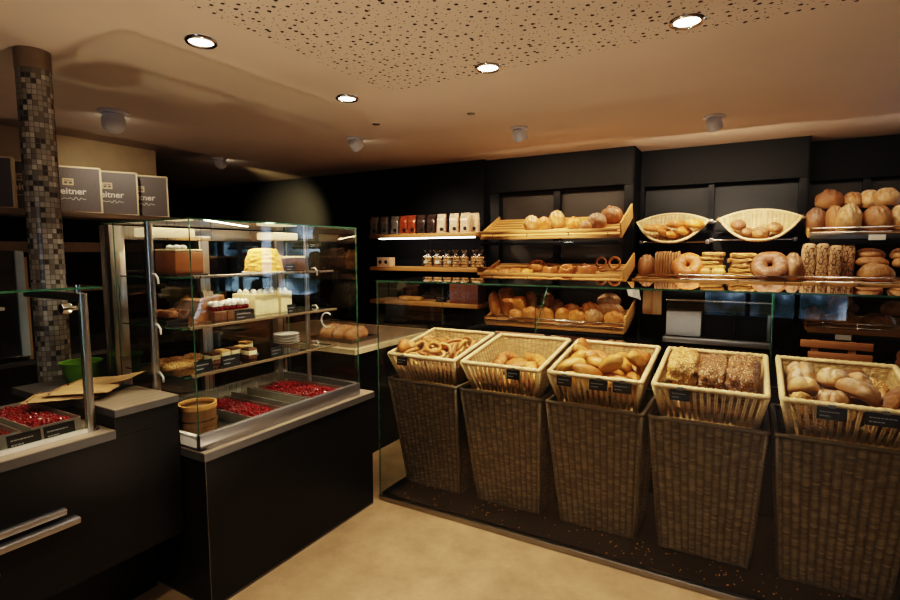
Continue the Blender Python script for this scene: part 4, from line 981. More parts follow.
# section C
g = 'floury loaves on the top right rack'
for k, a, b, pt, y, pb, lab in (('roundbrown', 811, 841, 189, 5.28, 208, 'dark brown round loaf on top at the left end'), ('roundrye', 802, 826, 207, 5.20, None, 'dark loaf in shadow under the brown round loaf'), ('loaf', 822, 842, 205, 5.16, None, 'brown loaf in the shade behind the pale floury one'),
        ('roundpale', 832, 861, 203, 5.08, None, 'pale floury round loaf at the front'), ('loaf', 838, 861, 192, 5.30, 207, 'golden loaf at the back above the pale floury one'), ('slitloaf', 853, 878, 190, 5.30, 207, 'pale loaf at the back, second from the right'), ('slitloaf', 868, 897, 188, 5.24, 205, 'slit floury loaf on top at the right'),
        ('loaf', 858, 891, 205, 5.12, None, 'long floury loaf with slashes at the front'), ('roundpale', 884, 912, 203, 5.14, None, 'floury loaf cut by the right picture edge')):
    sit(k, 'floury_loaf', lab + ', top right rack', 'loaf', a, b, pt, y, sC1, g, pb=pb, dy=.2)
g = 'crackled tin loaves'
for k, (a, b, pt, y) in enumerate(((802, 816, 243, 4.90), (816, 829, 243, 4.90), (829, 842, 245, 4.89), (840, 854, 242, 5.04))):
    sit('crackloaf', 'crackled_loaf', 'tall loaf with crackled crust, %s from left beside the long loaves' % ORD[k], 'loaf', a, b, pt, y, sC2, g, dy=.12)
g = 'long loaves on the middle right rack'
for k, a, b, pt, y, pb, lab in (('longloaf', 854, 886, 248, 5.05, 258, 'long brown loaf on top'), ('longloaf', 855, 890, 256, 5.0, 266, 'long brown loaf, middle of the pile'), ('longloaf', 857, 897, 263, 4.92, None, 'long brown loaf at the bottom of the pile'),
        ('longloaf', 889, 915, 248, 5.05, 259, 'long loaf on top at the right edge'), ('longloaf', 892, 918, 257, 5.0, 267, 'long loaf below, at the right edge')):
    sit(k, 'long_loaf', lab + ', right of the crackled loaves', 'loaf', a, b, pt, y, sC2, g, pb=pb, dy=.16, ry=.06)
g = 'loaves on the lowest right rack'
for k, a, b, pt, y, pb, lab in (('cres0', 829, 856, 293, 5.26, 304, 'pale crescent roll on top'), ('ridged', 831, 863, 301, 5.2, 312, 'ridged brown loaf, upper one'), ('ridged', 830, 865, 311, 5.12, None, 'ridged brown loaf, lower one'), ('rollbig', 806, 830, 306, 5.12, None, 'golden roll behind the window reflection'),
        ('slitloaf', 884, 912, 301, 5.2, 314, 'pale loaf at the right edge, upper one'), ('loaf', 866, 902, 313, 5.1, None, 'flat oval loaf at the right')):
    sit(k, 'ridged_loaf' if k == 'ridged' else 'loaf', lab + ' on the lowest right rack', 'loaf', a, b, pt, y, sC3, g, pb=pb, dy=.18)
# white shelf tickets
for px, py, w, lab in ((877, 238, .10, 'white shelf ticket on the top right rack'), (843, 338, .10, 'white shelf ticket on the lowest right rack above the slatted crate')):
    p = onY(px, py, 4.948); price_card((p.x, 4.945, p.z-.015), w, .04, lab, white=True, group='white shelf tickets')

# half round wicker baskets on rods
def make_half():
    t = thing('half_round_basket', '', 'basket', (0, 0, 0), 0, 'half round wicker baskets on rods')
    W = .315
    def sect(u):
        x = (2*u-1)*W; k = max(0, 1-(abs(2*u-1))**2.1)
        bk = Vector((x, .05*k+.05, .235+.03*k-.05*(1-k))); fr = Vector((x*.98, -.20*k+.03, .045+.17*(1-k)**1.2-.04*k))
        return bk, fr, k
    for nm, off in (('woven_bowl', 0),):
        g_ = MB()
        for fl in (False, True):
            def fn(u, v):
                b, f, k = sect(u); c = (b+f)/2 + Vector((0, .07*k, -.16*k))
                p = b*(1-v)**2 + c*2*v*(1-v) + f*v*v
                d = weave(u, v, 22, 12, .004)*(1 if not fl else -1)*min(1, k*4)
                return p + Vector((0, -.6, .8))*d - (Vector((0, -.6, .8))*.008*min(1, k*4) if fl else Vector((0, 0, 0)))
            g_.grid(fn, 132, 36, flip=not fl)
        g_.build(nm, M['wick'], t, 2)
    rim = [sect(i/40)[0] for i in range(41)] + [sect(1-i/40)[1] for i in range(1, 40)]
    P, rs = braid(rim, .011); MB().tube(P, rs, 8, True).build('braided_rim', M['rim'], t, 2)
    return t
hb = make_half(); HB = []
for i, (cx, lab) in enumerate(((-.628, 'left half round wicker basket with golden rolls on chrome rods'), (.052, 'right half round wicker basket with brown buns on chrome rods'))):
    loc = Vector((cx, 5.08, 1.632 if i == 0 else 1.64)); HB.append(loc)
    if i == 0: hb.location = loc; hb['label'] = lab
    else: dup(hb, loc, lab)
for i, (x0, x1, y, z, lab) in enumerate(((-.92, -.33, 5.22, 1.642, 'lower chrome rod under the left half round basket'), (-.32, .33, 5.22, 1.655, 'lower chrome rod under the right half round basket'), (-.92, -.33, 5.225, 1.82, 'upper chrome rod behind the left half round basket'), (-.32, .33, 5.225, 1.82, 'upper chrome rod behind the right half round basket'))):
    t = thing('chrome_rod', lab, 'rod', (0, 0, 0), 0, 'chrome rods behind the half round baskets')
    MB().bar((x0, y, z), (x1, y, z), .009, 12).build('rod', M['chrome'], t, 1)
    for xx in (x0+.01, x1-.01): MB().box(xx-.014, xx+.014, y-.02, 5.30, z-.018, z+.018, bev=.003).build('rod_holder', M['steel'], t, 1)
def inbasket(hbloc, its, grp, nm):
    for k, px, py, rz, rx, sc, lab in its:
        y = hbloc.y-.06; p = onY(px, py, y)
        bread(k, nm, lab, 'bread roll', (p.x, y-.02, p.z-.012+.012*(nm == 'golden_roll')), (rx+.2, 0, rz), sc*(1.28 if nm == 'golden_roll' else .88), grp)
inbasket(HB[0], [('goldstick', 655, 230, .5, .5, .85, 'golden roll at the left end of the left half round basket'), ('goldroll', 663, 234, 1.2, .5, .9, 'upright golden roll, second from left, left half round basket'), ('goldstick', 677, 226, .6, .7, .85, 'long golden roll at the back of the left half round basket'),
                 ('goldroll', 672, 236, .8, .5, .75, 'small golden roll at the front of the left half round basket'), ('goldroll', 683, 233, 1.0, .5, .85, 'golden roll right of centre, left half round basket'), ('goldroll', 694, 226, .6, .6, .9, 'golden roll at the right end of the left half round basket')], 'golden rolls in the left half round basket', 'golden_roll')
inbasket(HB[1], [('bunbrown', 738, 226, .2, .4, .95, 'brown bun at the left of the right half round basket'), ('bunbrown', 746, 233, .8, .4, .85, 'brown bun, second from left, right half round basket'), ('bunbrown', 760, 234, .2, .4, 1.05, 'brown bun at the front centre of the right half round basket'), ('bunbrown', 774, 229, .5, .4, .95, 'brown bun at the right of the right half round basket')], 'brown buns in the right half round basket', 'brown_bun')
# ------------------------------------------------------------------ coffee shelf on the black wall
for i, (xa, xb, zt, d, lab) in enumerate(((-3.63, -2.32, 1.752, .34, 'top oak wall shelf with coffee bags and light strip'), (-3.63, -2.30, 1.402, .34, 'middle oak wall shelf with cellophane biscuit bags'), (-3.64, -2.30, 1.04, .34, 'lowest oak wall shelf seen through the bread counter glass'))):
    t = thing('wall_shelf', lab, 'shelf', (xa, 4.87, zt), 0, 'oak wall shelves')
    MB().box(0, xb-xa, -d, -.002, -.042, 0, bev=.004).build('board', M['shelf'], t, 1)
    if i == 0:
        MB().box(.12, xb-xa-.02, -d+.02, -d+.035, -.056, -.043).build('light_strip', M['led'], t)
    b = MB()
    for xx in (.2, xb-xa-.2): b.box(xx-.01, xx+.01, -d+.08, -.002, -.054, -.0425)
    b.build('bracket', M['post'], t)
Yb = 4.60
def make_bag(mat, key):
    t = thing('coffee_bag', '', 'coffee bag', (0, 0, 0), 0, 'coffee bags on the top wall shelf')
    w, d, h = .100, .065, .180
    g_ = MB()
    def fn(u, v):
        a = 2*PI*u; k = 1-.85*max(0, (v-.72)/.28)**1.2
        cx = math.copysign(abs(math.cos(a))**.35, math.cos(a)); cy = math.copysign(abs(math.sin(a))**.35, math.sin(a))
        n = noise.noise(Vector((cx*3, cy*3+key, v*6)))*.006
        return Vector((cx*(w/2*(1-.04*v)+n), cy*(d/2*k+n), v*h))
    g_.grid(fn, 28, 16); g_.build('pouch', mat, t, 2)
    MB().box(-w*.46, w*.46, -.004, .004, h-.008, h+.012).build('sealed_top', mat, t)
    l = MB().lathe([(.0001, .0), (.019, .0)], n=20); l.v = [(x, -d/2-.0045, z) for x, z, y in l.v]
    l.f = [f[::-1] for f in l.f]
    e = l.build('round_sticker', M['tag'], t); e.location = (.012, -.0035, .038)
    return t
protos = {}
BAGS = [(370, 'foil', 'silver coffee bag, leftmost on the shelf'), (380, 'foil', 'silver coffee bag, second from left'), (390.5, 'foil', 'silver coffee bag, third from left'), (399.5, 'red', 'red orange bag, left of two red ones'), (407.5, 'red', 'red orange bag, right of two red ones'), (417, 'dark', 'dark patterned coffee bag beside the red ones'),
        (427, 'dark', 'dark patterned coffee bag beside the pale ones'), (437, 'kraftbag', 'pale printed bag next to the dark coffee bags'), (449.5, 'kraftbag', 'pale printed bag, second of four pale ones'), (460.5, 'kraftbag', 'pale printed bag, third of four pale ones'), (469.5, 'kraftbag', 'pale printed bag at the right end, half hidden')]
for i, (px, m, lab) in enumerate(BAGS):
    y = Yb if i < 10 else Yb+.075
    p = onY(px+5, 222, y); loc = (p.x, y, 1.7525)
    if m not in protos: protos[m] = make_bag(M[m], i); protos[m].location = loc; protos[m]['label'] = lab; protos[m].rotation_euler = (0, 0, .1)
    else: dup(protos[m], loc, lab, (0, 0, .1+.05*(i % 3-1)))
def make_cello(k):
    t = thing('biscuit_bag', '', 'biscuit bag', (0, 0, 0), 0, 'clear bags of biscuits on the middle wall shelf'); t.scale = (1.15, 1.1, 1.12)
    g_ = MB()
    def fn(u, v):
        a = 2*PI*u; r = (.052 if v < .62 else .052-.040*min(1, (v-.62)/.12) if v < .76 else .012+.028*((v-.76)/.24))
        n = .006*noise.noise(Vector((math.cos(a)*2+k, math.sin(a)*2, v*7)))
        return Vector(((r+n)*math.cos(a)*1.05, (r+n)*math.sin(a)*.8, .003+v*.155))
    g_.grid(fn, 26, 22); g_.build('cellophane', M['film'], t, 2)
    rr = random.Random(k); b = MB()
    for z in range(4):
        for q in range(4):
            a = q*PI/2+z*.6; c = (.021*math.cos(a), .018*math.sin(a), .017+z*.024)
            e = blob(.018, .015, .012, None, 10, 7, .8, z*4+q); b.add([(x+c[0], y+c[1], zz+c[2]-.012) for x, y, zz in e.v], e.f)
    x = b.build('biscuit_filling', M['pasta'], t, 2)
    l = MB().box(-.018, .018, -.0465, -.0440, .035, .060); l.build('paper_label', M['card'], t)
    MB().tube([(.013*math.cos(a), .011*math.sin(a), .118) for a in [2*PI*i/14 for i in range(14)]], .003, 6, True).build('tie', M['chalk'], t, 2)
    return t
cb = None
for i, px in enumerate((428, 437.5, 447, 456, 464.5, 472.5, 480)):
    p = onY(px, 260, 4.58); loc = (p.x, 4.58 + (.0 if i < 4 else .05*(i % 2)), 1.4025); lab = 'clear bag of biscuits tied at the top, %s from left on middle shelf' % ORD[i]
    if cb is None: cb = make_cello(3); cb.location = loc; cb['label'] = lab
    else: dup(cb, loc, lab, (0, 0, .5*i))
p = onY(386, 262, 4.60)
t = thing('dotted_box', 'small pale cardboard box with two black dots on the middle wall shelf', 'box', (p.x, 4.60, 1.4025))
MB().box(-.085, .085, -.05, .05, 0, .10, bev=.002).build('body', M['kraftbag'], t)
for dx in (-.042, .035):
    l = MB().lathe([(.0001, 0), (.021, 0)], n=18); l.v = [(x, 0, z) for x, z, y in l.v]; l.f = [f[::-1] for f in l.f]
    l.build('black_dot', M['tag'], t).location = (dx, -.0515, .05)
p = onY(412, 300, 4.62)
for j, (dx, k) in enumerate(((-.11, 'flat'), (.02, 'flat'))):
    bread(k, 'flat_roll', ['pale flat roll lying on the lowest wall shelf, left one', 'pale flat roll lying on the lowest wall shelf, right one'][j], 'bread roll', (p.x+dx+.03, 4.62, 1.0405), (0, 0, .1*j), (1.1, 1.1, 1.4), 'flat rolls on the lowest wall shelf')
for j in range(4):
    p = onY(468, 300, 4.60)
    t = thing('wooden_tray', 'reddish wooden tray, %s from the bottom of the stack on the lowest wall shelf' % ORD[j], 'tray', (p.x-.02, 4.63, 1.0405+.054*j), 0, 'stacked wooden trays')
    MB().box(-.16, .16, -.09, .09, 0, .010).build('tray_base', M['traywood'], t)
    w_ = MB(); w_.box(-.16, .16, -.09, -.078, .010, .052); w_.box(-.16, .16, .078, .09, .010, .052); w_.box(-.16, -.148, -.078, .078, .010, .052); w_.box(.148, .16, -.078, .078, .010, .052)
    w_.build('tray_rim', M['traywood'], t)
p = onY(386, 308, 4.52)
price_card((onY(440, 289, 4.58).x, 4.60, 1.0405), .13, .07, 'black sign card on the lowest wall shelf beside the wooden trays', 0, -.1)

# ------------------------------------------------------------------ work counter between case and bread counter
t = thing('work_counter', 'pale wood topped work counter behind the pastry case and bread counter', 'counter', (-2.45, 2.87, 0))
MB().box(-1.48, -.03, .03, 1.10, 0, .81).build('body', M['black'], t)
MB().box(-1.50, 0, 0, 1.13, .812, .8515, bev=.002).build('worktop_edge', M['ledge'], t)
MB().box(-1.46, -.04, .04, 1.10, .8517, .8525).build('worktop', M['shelfy'], t)
p = onZ(335, 336, .853)
t = thing('baking_tray', 'dark baking tray of brown loaves on the pale wood work counter', 'tray', (-2.86, 3.22, .853))
MB().box(-.22, .22, -.16, .16, 0, .006).build('tray_base', M['darksteel'], t)
w_ = MB(); w_.box(-.22, .22, -.165, -.16, 0, .03); w_.box(-.22, .22, .16, .165, 0, .03); w_.box(-.225, -.22, -.165, .165, 0, .03); w_.box(.22, .225, -.165, .165, 0, .03); w_.build('tray_rim', M['darksteel'], t)
for j in range(3):
    bread('loaf', 'brown_loaf', 'brown loaf on the dark baking tray, %s from the left' % ORD[j], 'loaf', (-2.99+.13*j, 3.22, .8597), (0, 0, PI/2), (.95, .72, 1.1), 'loaves on the baking tray')

# ------------------------------------------------------------------ back counter under the bread wall
t = thing('back_counter', 'low black cabinet running under the wall bread racks', 'cabinet', (0, 4.28, 0))
MB().box(-2.2, -.70, .02, .62, 0, .76).build('body', M['black'], t); MB().box(-2.22, -.69, 0, .64, .76, .79, bev=.002).build('worktop', M['blackwall'], t)
t = thing('shelf_strip', 'pale pink price strip below the lowest left rack', 'strip', (0, 4.26, 0))
a, b = onY(495, 330, 4.26), onY(560, 336, 4.26)
MB().box(a.x, b.x, 0, .018, .80, .84, bev=.002).build('strip_body', M['rose'], t); MB().box(a.x, b.x, .0, .25, .7915, .7985).build('strip_foot', M['post'], t)
for px in (548,):
    q = onY(px, 333, 4.26); MB().box(q.x-.03, q.x+.03, -.006, -.0005, .79, .85).build('clip_card', M['tag'], t)
a, b = onY(562, 330, 4.42), onY(608, 330, 4.42)
t = thing('reddish_tray', 'reddish brown card tray under the lowest left rack', 'tray', ((a.x+b.x)/2, 4.45, .7905))
w = (b.x-a.x)/2; g_ = MB()
g_.add([(-w*.9, -.09, 0), (w*.9, -.09, 0), (w*.9, .09, 0), (-w*.9, .09, 0), (-w, -.11, .036), (w, -.11, .036), (w, .11, .036), (-w, .11, .036)], [(3, 2, 1, 0), (0, 1, 5, 4), (1, 2, 6, 5), (2, 3, 7, 6), (3, 0, 4, 7)])
g_.build('tray_body', M['rose'], t)
for j, px in enumerate((612, 620)):
    q = onY(px, 340, 4.4); bread('bunbrown', 'pink_bun', ['rosy bun left of two beside the reddish tray', 'rosy bun right of two beside the reddish tray'][j], 'bun', (q.x, 4.40, .7905), (0, 0, .4*j), .55, 'rosy buns beside the tray')

# hot snack cabinet (section under the half round baskets)
t = thing('snack_cabinet', 'black snack warming cabinet with tilted glass hood and pale side panel under the racks', 'cabinet', (-.60, 4.75, 0))
L = .76
MB().box(-.03, L+.06, .0, .50, 0, .775, bev=.003).build('base_cabinet', M['black'], t)
MB().box(-.02, L+.02, -.04, .48, .79, .835, bev=.004).build('tray_lip', M['alu'], t, 1)
MB().box(0, L, .14, .46, .836, 1.06).build('inner_body', M['machine'], t)
MB().box(.0, .27, .0, .13, .845, 1.05, bev=.003).build('side_panel', M['whitepanel'], t, 1)
for x0 in (.285, .52):
    s_ = MB(); s_.box(x0, x0+.215, .02, .03, .85, 1.045); s_.build('compartment_door', M['machine'], t)
MB().box(.50, .515, .0, .13, .845, 1.05).build('divider', M['post'], t)
MB().box(L-.02, L, -.02, .13, .845, 1.05).build('end_panel', M['steel'], t)
MB().box(.0, L, .10, .46, 1.062, 1.12).build('hood_body', plain('dark_brown_hood', (.07, .035, .018), .4, 0, .2), t)
h_ = MB(); h_.add([(0, -.02, 1.062), (L, -.02, 1.062), (L, .03, 1.14), (0, .03, 1.14), (0, -.014, 1.06), (L, -.014, 1.06), (L, .036, 1.138), (0, .036, 1.138)], [(0, 1, 2, 3), (7, 6, 5, 4)], 0); h_.build('glass_hood', [M['glassdark'], M['gedge']], t)
MB().bar((-.01, .02, 1.145), (L+.01, .02, 1.145), .008, 10).build('hood_rail', M['chrome'], t, 1)
l = MB(); l.box(.36, .44, -.0035, -.0005, .715, .722); l.box(.38, .41, -.0035, -.0005, .728, .738); l.build('maker_mark', M['chalk'], t)
l = MB(); l.box(.56, .64, -.0035, -.0005, .665, .671); l.build('maker_mark', M['greyink'], t)
# hanging board and cloth
a, b, c = onY(643, 287, 4.72), onY(662, 287, 4.72), onY(643, 314, 4.72)
t = thing('cutting_board', 'upright pale wooden cutting board beside the snack cabinet', 'board', ((a.x+b.x)/2, 4.735, .835+.0)); w = (b.x-a.x)/2
MB().box(-w, w, -.01, .008, c.z-.835, a.z-.835, bev=.005).build('board', M['board'], t, 1)
MB().box(-.006, .006, -.014, -.0105, c.z-.835, a.z-.835).build('joint_strip', M['redslat'], t)
MB().bar((0, .0, a.z-.835), (0, .0, a.z-.79), .006, 8).build('hanger', M['steel'], t)
a, b = onY(625, 283, 4.40), onY(641, 300, 4.40)
g_ = MB()
def fn(u, v):
    return Vector((a.x+(b.x-a.x)*(u*.8+.2*v), 4.40+.012*math.sin(u*9+v*2), a.z+(b.z-a.z)*(v*(.75+.25*u))))
g_.grid(fn, 14, 12); g_.grid(lambda u, v: fn(u, v)+Vector((0, .004, 0)), 14, 12, flip=True)
tag(g_.build('hanging_cloth', M['cloth'], None, 2), 'small white cloth hanging at the right end of the left racks', 'cloth')
# slatted crate
a, b = onY(804, 338, 4.72), onY(874, 340, 4.72)
t = thing('slatted_crate', 'reddish wooden slatted crate standing at the right under the lowest rack', 'crate', (a.x, 4.72, 0))
w = b.x-a.x
for k in range(5):
    z = .885-.085*k; MB().box(-.02 if k == 0 else .03, w, 0, .018, z-.055, z, bev=.003).build('slat', M['redslat'], t, 1)
for x in (.05, w-.14): MB().box(x, x+.045, .019, .04, 0, .885, bev=.002).build('upright', M['redslat'], t, 1)
MB().box(.03, w, .041, .30, 0, .40).build('crate_body', M['redslat'], t)
t = thing('lower_shelf', 'dark shelf at the far right carrying small dark breads', 'shelf', (.93, 4.72, 0))
MB().box(0, .5, 0, .35, .70, .72).build('board', M['post'], t); MB().box(.0, .02, .0, .35, 0, .70).build('leg_panel', M['post'], t); MB().box(.48, .5, .0, .35, 0, .70).build('leg_panel', M['post'], t)
q = onY(880, 350, 4.8)
for j in range(6):
    bread('bunbrown', 'dark_bun', 'dark bun at the far right by the slatted crate, %s layer, %s from left' % ('upper' if j >= 3 else 'lower', ORD[j % 3]), 'bun', (.985+.085*(j % 3), 4.82-.01*(j//3), .7205+.052*(j//3)), (0, 0, j*.8), (.58, .58, 1.0), 'dark buns at the far right')

# ------------------------------------------------------------------ inside the pastry case
S1, S2, S3, SB = 1.4485, 1.2225, 1.0055, .7252
def tagc(px, py, x, zs, w, h, lab, rz=PI/2):
    p = onX(px, py, x); price_card((x, p.y, zs), w, h, lab, rz, -.12, 'black cards in the pastry case')
# chocolate cake
ya, yb = onX(157, 262, -2.36).y, onX(206, 262, -2.22).y-.01
t = thing('chocolate_cake', 'long glazed chocolate block cake on the top shelf of the pastry case', 'cake', (-2.30, (ya+yb)/2, S1))
d = (yb-ya)/2
MB().box(-.09, .09, -d-.01, d+.01, 0, .008).build('cake_board', M['dark'], t)
MB().box(-.08, .08, -d, d, .008, .112, bev=.008).build('glazed_cake', M['choc'], t, 1)
MB().box(-.078, .078, -d+.002, d-.002, .1125, .122, bev=.003).build('cream_layer', M['cream'], t, 1)
for k in range(5): 
    e = blob(.018, .016, .013, None, 12, 8, .5, k); part('cream_rosette', e.mesh('rosette', [M['wcream'], ], 2), t, (-.02+.03*(k % 2), -d+.04+k*(2*d-.08)/4, .122))
# crumb dome
ya, yb = onX(246, 262, -2.3).y, onX(280, 262, -2.3).y
t = thing('crumb_dome_cake', 'golden dome cake covered in crumbs on the top case shelf', 'cake', (-2.30, (ya+yb)/2, S1))
r_ = (yb-ya)/2*.88
g_ = MB()
def fn(u, v):
    a = 2*PI*u; z = v*.13; r = r_*(1-.12*v-.28*v**3) if v < .82 else r_*.747*max(0, 1-((v-.82)/.18)**2)**.5
    r = max(r, .001); n = 1+.10*noise.noise(Vector((math.cos(a)*4, math.sin(a)*4, v*9)))
    return Vector((r*n*math.cos(a), r*n*math.sin(a), (z if v < .82 else .1066+.020*((v-.82)/.18)**.6)+.004*noise.noise(Vector((u*30, v*30, 1)))+.003))
MB().lathe([(.0001, 0), (r_*1.12, 0), (r_*1.12, .004), (.0001, .004)], n=32).build('cake_board', M['card'], t)
g_.grid(fn, 40, 30); g_.build('crumb_cake', M['crumb'], t, 2)
for j, (px, s) in enumerate(((287, .9), (297, .85))):
    q = onX(px, 266, -2.32)
    t = thing('chocolate_slice', ['dark chocolate slice with cream top beside the crumb cake, left one', 'dark chocolate slice with cream top at the shelf end'][j], 'cake', (-2.34, q.y, S1), 0, 'chocolate slices on the top case shelf')
    MB().box(-.05, .05, -.045*s, .045*s, 0, .072, bev=.004).build('sponge', M['choccr'], t, 1); MB().box(-.05, .05, -.045*s, .045*s, .0725, .086, bev=.004).build('cream_top', M['cream'], t, 1)
tagc(291, 266, -2.2, S1, .07, .045, 'black card by the chocolate slices on the top case shelf')
# shelf two
ya = onX(163, 310, -2.42).y
t = thing('nut_slice_tray', 'black tray of caramel nut pieces at the left of the middle case shelf', 'tray', (-2.40, onX(170, 318, -2.40).y+.02, S2))
w_ = MB(); w_.box(-.10, .10, -.10, .10, 0, .02, bev=.004); w_.build('tray_body', M['tag'], t)
for k in range(6):
    e = slab(.055, .05, .04, .2, k, .6, 6); part('nut_piece', e.mesh('nut_piece', M['nut'], 2), t, (-.05+.05*(k % 3), -.045+.08*(k//3), .021))
t = thing('wrapped_cake', 'brown wedge shaped cake wrapped in clear film on the middle case shelf', 'cake', (-2.36, onX(193, 312, -2.30).y+.075, S2), .1)
g_ = MB(); g_.add([(-.08, -.11, 0), (.08, -.11, 0), (.08, .11, 0), (-.08, .11, 0), (-.07, -.05, .10), (.07, -.05, .10), (.07, .09, .12), (-.07, .09, .12)], [(3, 2, 1, 0), (4, 5, 6, 7), (0, 1, 5, 4), (1, 2, 6, 5), (2, 3, 7, 6), (3, 0, 4, 7)])
g_.build('cake_body', M['nut'], t); MB().box(-.085, .085, -.115, .115, -.0, -.0).build('cake_board', M['card'], t) if False else None
g2 = MB(); g2.add([(x*1.12, y*1.10, z*1.12+.001) for x, y, z in g_.v], g_.f); g2.build('clear_film', M['film'], t)
for j, px in enumerate((214, 227, 240)):
    q = onX(px, 305, -2.28)
    t = thing('berry_cream_slice', 'dark berry slice under whipped cream, %s from left on the middle case shelf' % ORD[j], 'cake', (-2.30, q.y, S2), 0, 'berry cream slices')
    MB().box(-.07, .07, -.034, .034, 0, .045, bev=.004).build('sponge', M['choccr'], t, 1)
    b = MB()
    for k in range(9):
        e = blob(.014, .014, .013, None, 10, 8, .7, k); b.add([(x-.045+.04*(k % 3)+.005, y-.022+.022*(k//3), z+.046) for x, y, z in e.v], e.f)
    b.build('berry_topping', M['berry'], t, 2)
    b = MB()
    for k in range(8):
        e = blob(.018, .016, .016, None, 12, 8, .6, k, .2); b.add([(x-.045+.03*(k % 4), y-.016+.032*(k//4), z+.068) for x, y, z in e.v], e.f)
    b.build('whipped_cream', M['wcream'], t, 2)
for j, (px, h) in enumerate(((255, .115), (268, .11), (281, .115))):
    q = onX(px, 302, -2.28)
    t = thing('cream_cake', 'pale vanilla cream cake piece with rosettes, %s from left, middle case shelf' % ORD[j], 'cake', (-2.32, q.y, S2), [.2, -.1, .15][j], 'vanilla cream cakes')
    MB().box(-.075, .075, -.048, .048, 0, h, bev=.006).build('cake_body', M['cream'], t, 1)
    b = MB()
    for k in range(6):
        g_ = MB().lathe([(.013, 0), (.014, .006), (.009, .014), (.0005, .022)], (-.045+.045*(k % 3), -.022+.044*(k//3), h+.0005), 12); b.add(g_.v, g_.f)
    b.build('cream_rosettes', M['wcream'], t, 2)
tagc(245, 311, -2.15, S2, .115, .052, 'large black card before the berry slices, middle case shelf')
tagc(292, 305, -2.15, S2, .06, .052, 'small black card at the right end of the middle case shelf')
# shelf three
for j, (px, py, x) in enumerate(((163, 364, -2.36), (177, 362, -2.38), (175, 368, -2.26), (190, 358, -2.34), (189, 365, -2.22))):
    p = onZ(px, py, S3+.01)
    o = bread('pastry', 'flat_pastry', 'flat sugared pastry, %s from left on the lower case shelf' % ORD[j], 'pastry', (max(-2.45, p.x), max(1.40, p.y), S3), (0, 0, j*.9), (.85, .85, .85), 'flat sugared pastries')
tagc(204, 362, -2.16, S3, .09, .055, 'black card beside the sugared pastries, lower case shelf')
tagc(231, 358, -2.16, S3, .10, .055, 'black card before the layered slices, lower case shelf')
tagc(277, 348, -2.16, S3, .08, .05, 'black card right of the layered slices, lower case shelf')
for j in range(6):
    px = (212, 222, 232, 241, 249, 246)[j]; x = (-2.29, -2.32, -2.33, -2.33, -2.24, -2.42)[j]
    q = onX(px, 350, x)
    t = thing('layered_slice', 'layered chocolate and vanilla slice, %s from left on the lower case shelf' % ORD[j], 'cake', (x, q.y, S3), 0, 'layered slices')
    MB().box(-.032, .032, -.024, .024, 0, .022, bev=.002).build('sponge', M['choccr'], t, 1); MB().box(-.032, .032, -.024, .024, .0222, .044, bev=.002).build('cream_layer', M['cream'], t, 1); MB().box(-.032, .032, -.024, .024, .0442, .056, bev=.002).build('glaze', M['pasta'] if j % 2 else M['choccr'], t, 1)
# plates at the rear of the case
q = onZ(288, 339, S3)
for j in range(4):
    t = MB().lathe([(.0001, .0), (.045, 0), (.075, .012), (.078, .015), (.044, .004), (.0001, .004)], n=32).build('white_plate', M['plate'], None, 2)
    t.location = (-2.40, 2.19, S3+.0005+j*.0165); tag(t, 'white plate, %s from the bottom of the small stack in the case' % ORD[j], 'plate', 'stacked white plates')
# berry trays on the case floor
def berry_tray(x, y, rz, L, W, z, lab, lab2, n, seed, slope=0):
    t = thing('berry_tray', lab, 'tray', (x, y, z), rz, 'metal trays of red berries')
    MB().box(-L/2, L/2, -W/2, W/2, 0, .004).build('tray_base', M['tray'], t)
    w_ = MB(); w_.box(-L/2, L/2, -W/2, -W/2+.004, .004, .05); w_.box(-L/2, L/2, W/2-.004, W/2, .004, .05); w_.box(-L/2, -L/2+.004, -W/2+.004, W/2-.004, .004, .05); w_.box(L/2-.004, L/2, -W/2+.004, W/2-.004, .004, .05); w_.build('tray_walls', M['tray'], t)
    rr = random.Random(seed); b = MB()
    b.grid(lambda u, v: Vector(((u-.5)*(L-.02), (v-.5)*(W-.012), .010+.022*(4*v*(1-v))**.5)), 10, 6)
    ico = bmesh.new(); bmesh.ops.create_icosphere(ico, subdivisions=1, radius=1); iv = [v.co.copy() for v in ico.verts]; jf = [tuple(v.index for v in f.verts) for f in ico.faces]; ico.free()
    for k in range(n):
        x_, y_ = (rr.random()-.5)*(L-.03), (rr.random()-.5)*(W-.03); s = rr.uniform(.007, .0105)
        zz = .012+.022*max(0, 1-(2*y_/W)**2)**.5+rr.uniform(0, .012)
        b.add([v*s+Vector((x_, y_, zz)) for v in iv], jf)
    o = b.build('red_berries', M['berry'], None, 2); o.location = (x, y, z+.0005); o.rotation_euler = (0, 0, rz)
    tag(o, lab2, 'berries', None, 'stuff')
def tray_at(px, py, z, **k):
    p = onZ(px, py, z); return p
p = onZ(246, 396, .76); berry_tray(-2.24, 1.71, 0, .46, .19, SB, 'pale metal tray of red berries on the case floor, left one', 'glossy red berries in the left tray on the case floor', 420, 1)
berry_tray(-2.24, 2.13, 0, .46, .26, SB, 'pale metal tray of red berries on the case floor, right one', 'glossy red berries in the right tray on the case floor', 560, 2)
t = MB().box(-.23, .23, -.055, .055, 0, .004); t.box(-.23, .23, -.055, -.051, .004, .06); t.box(-.23, .23, .051, .055, .004, .06)
o = t.build('empty_tray', M['tray'], None); o.location = (-2.24, 1.90, SB); tag(o, 'narrow empty metal tray between the two berry trays in the case', 'tray')
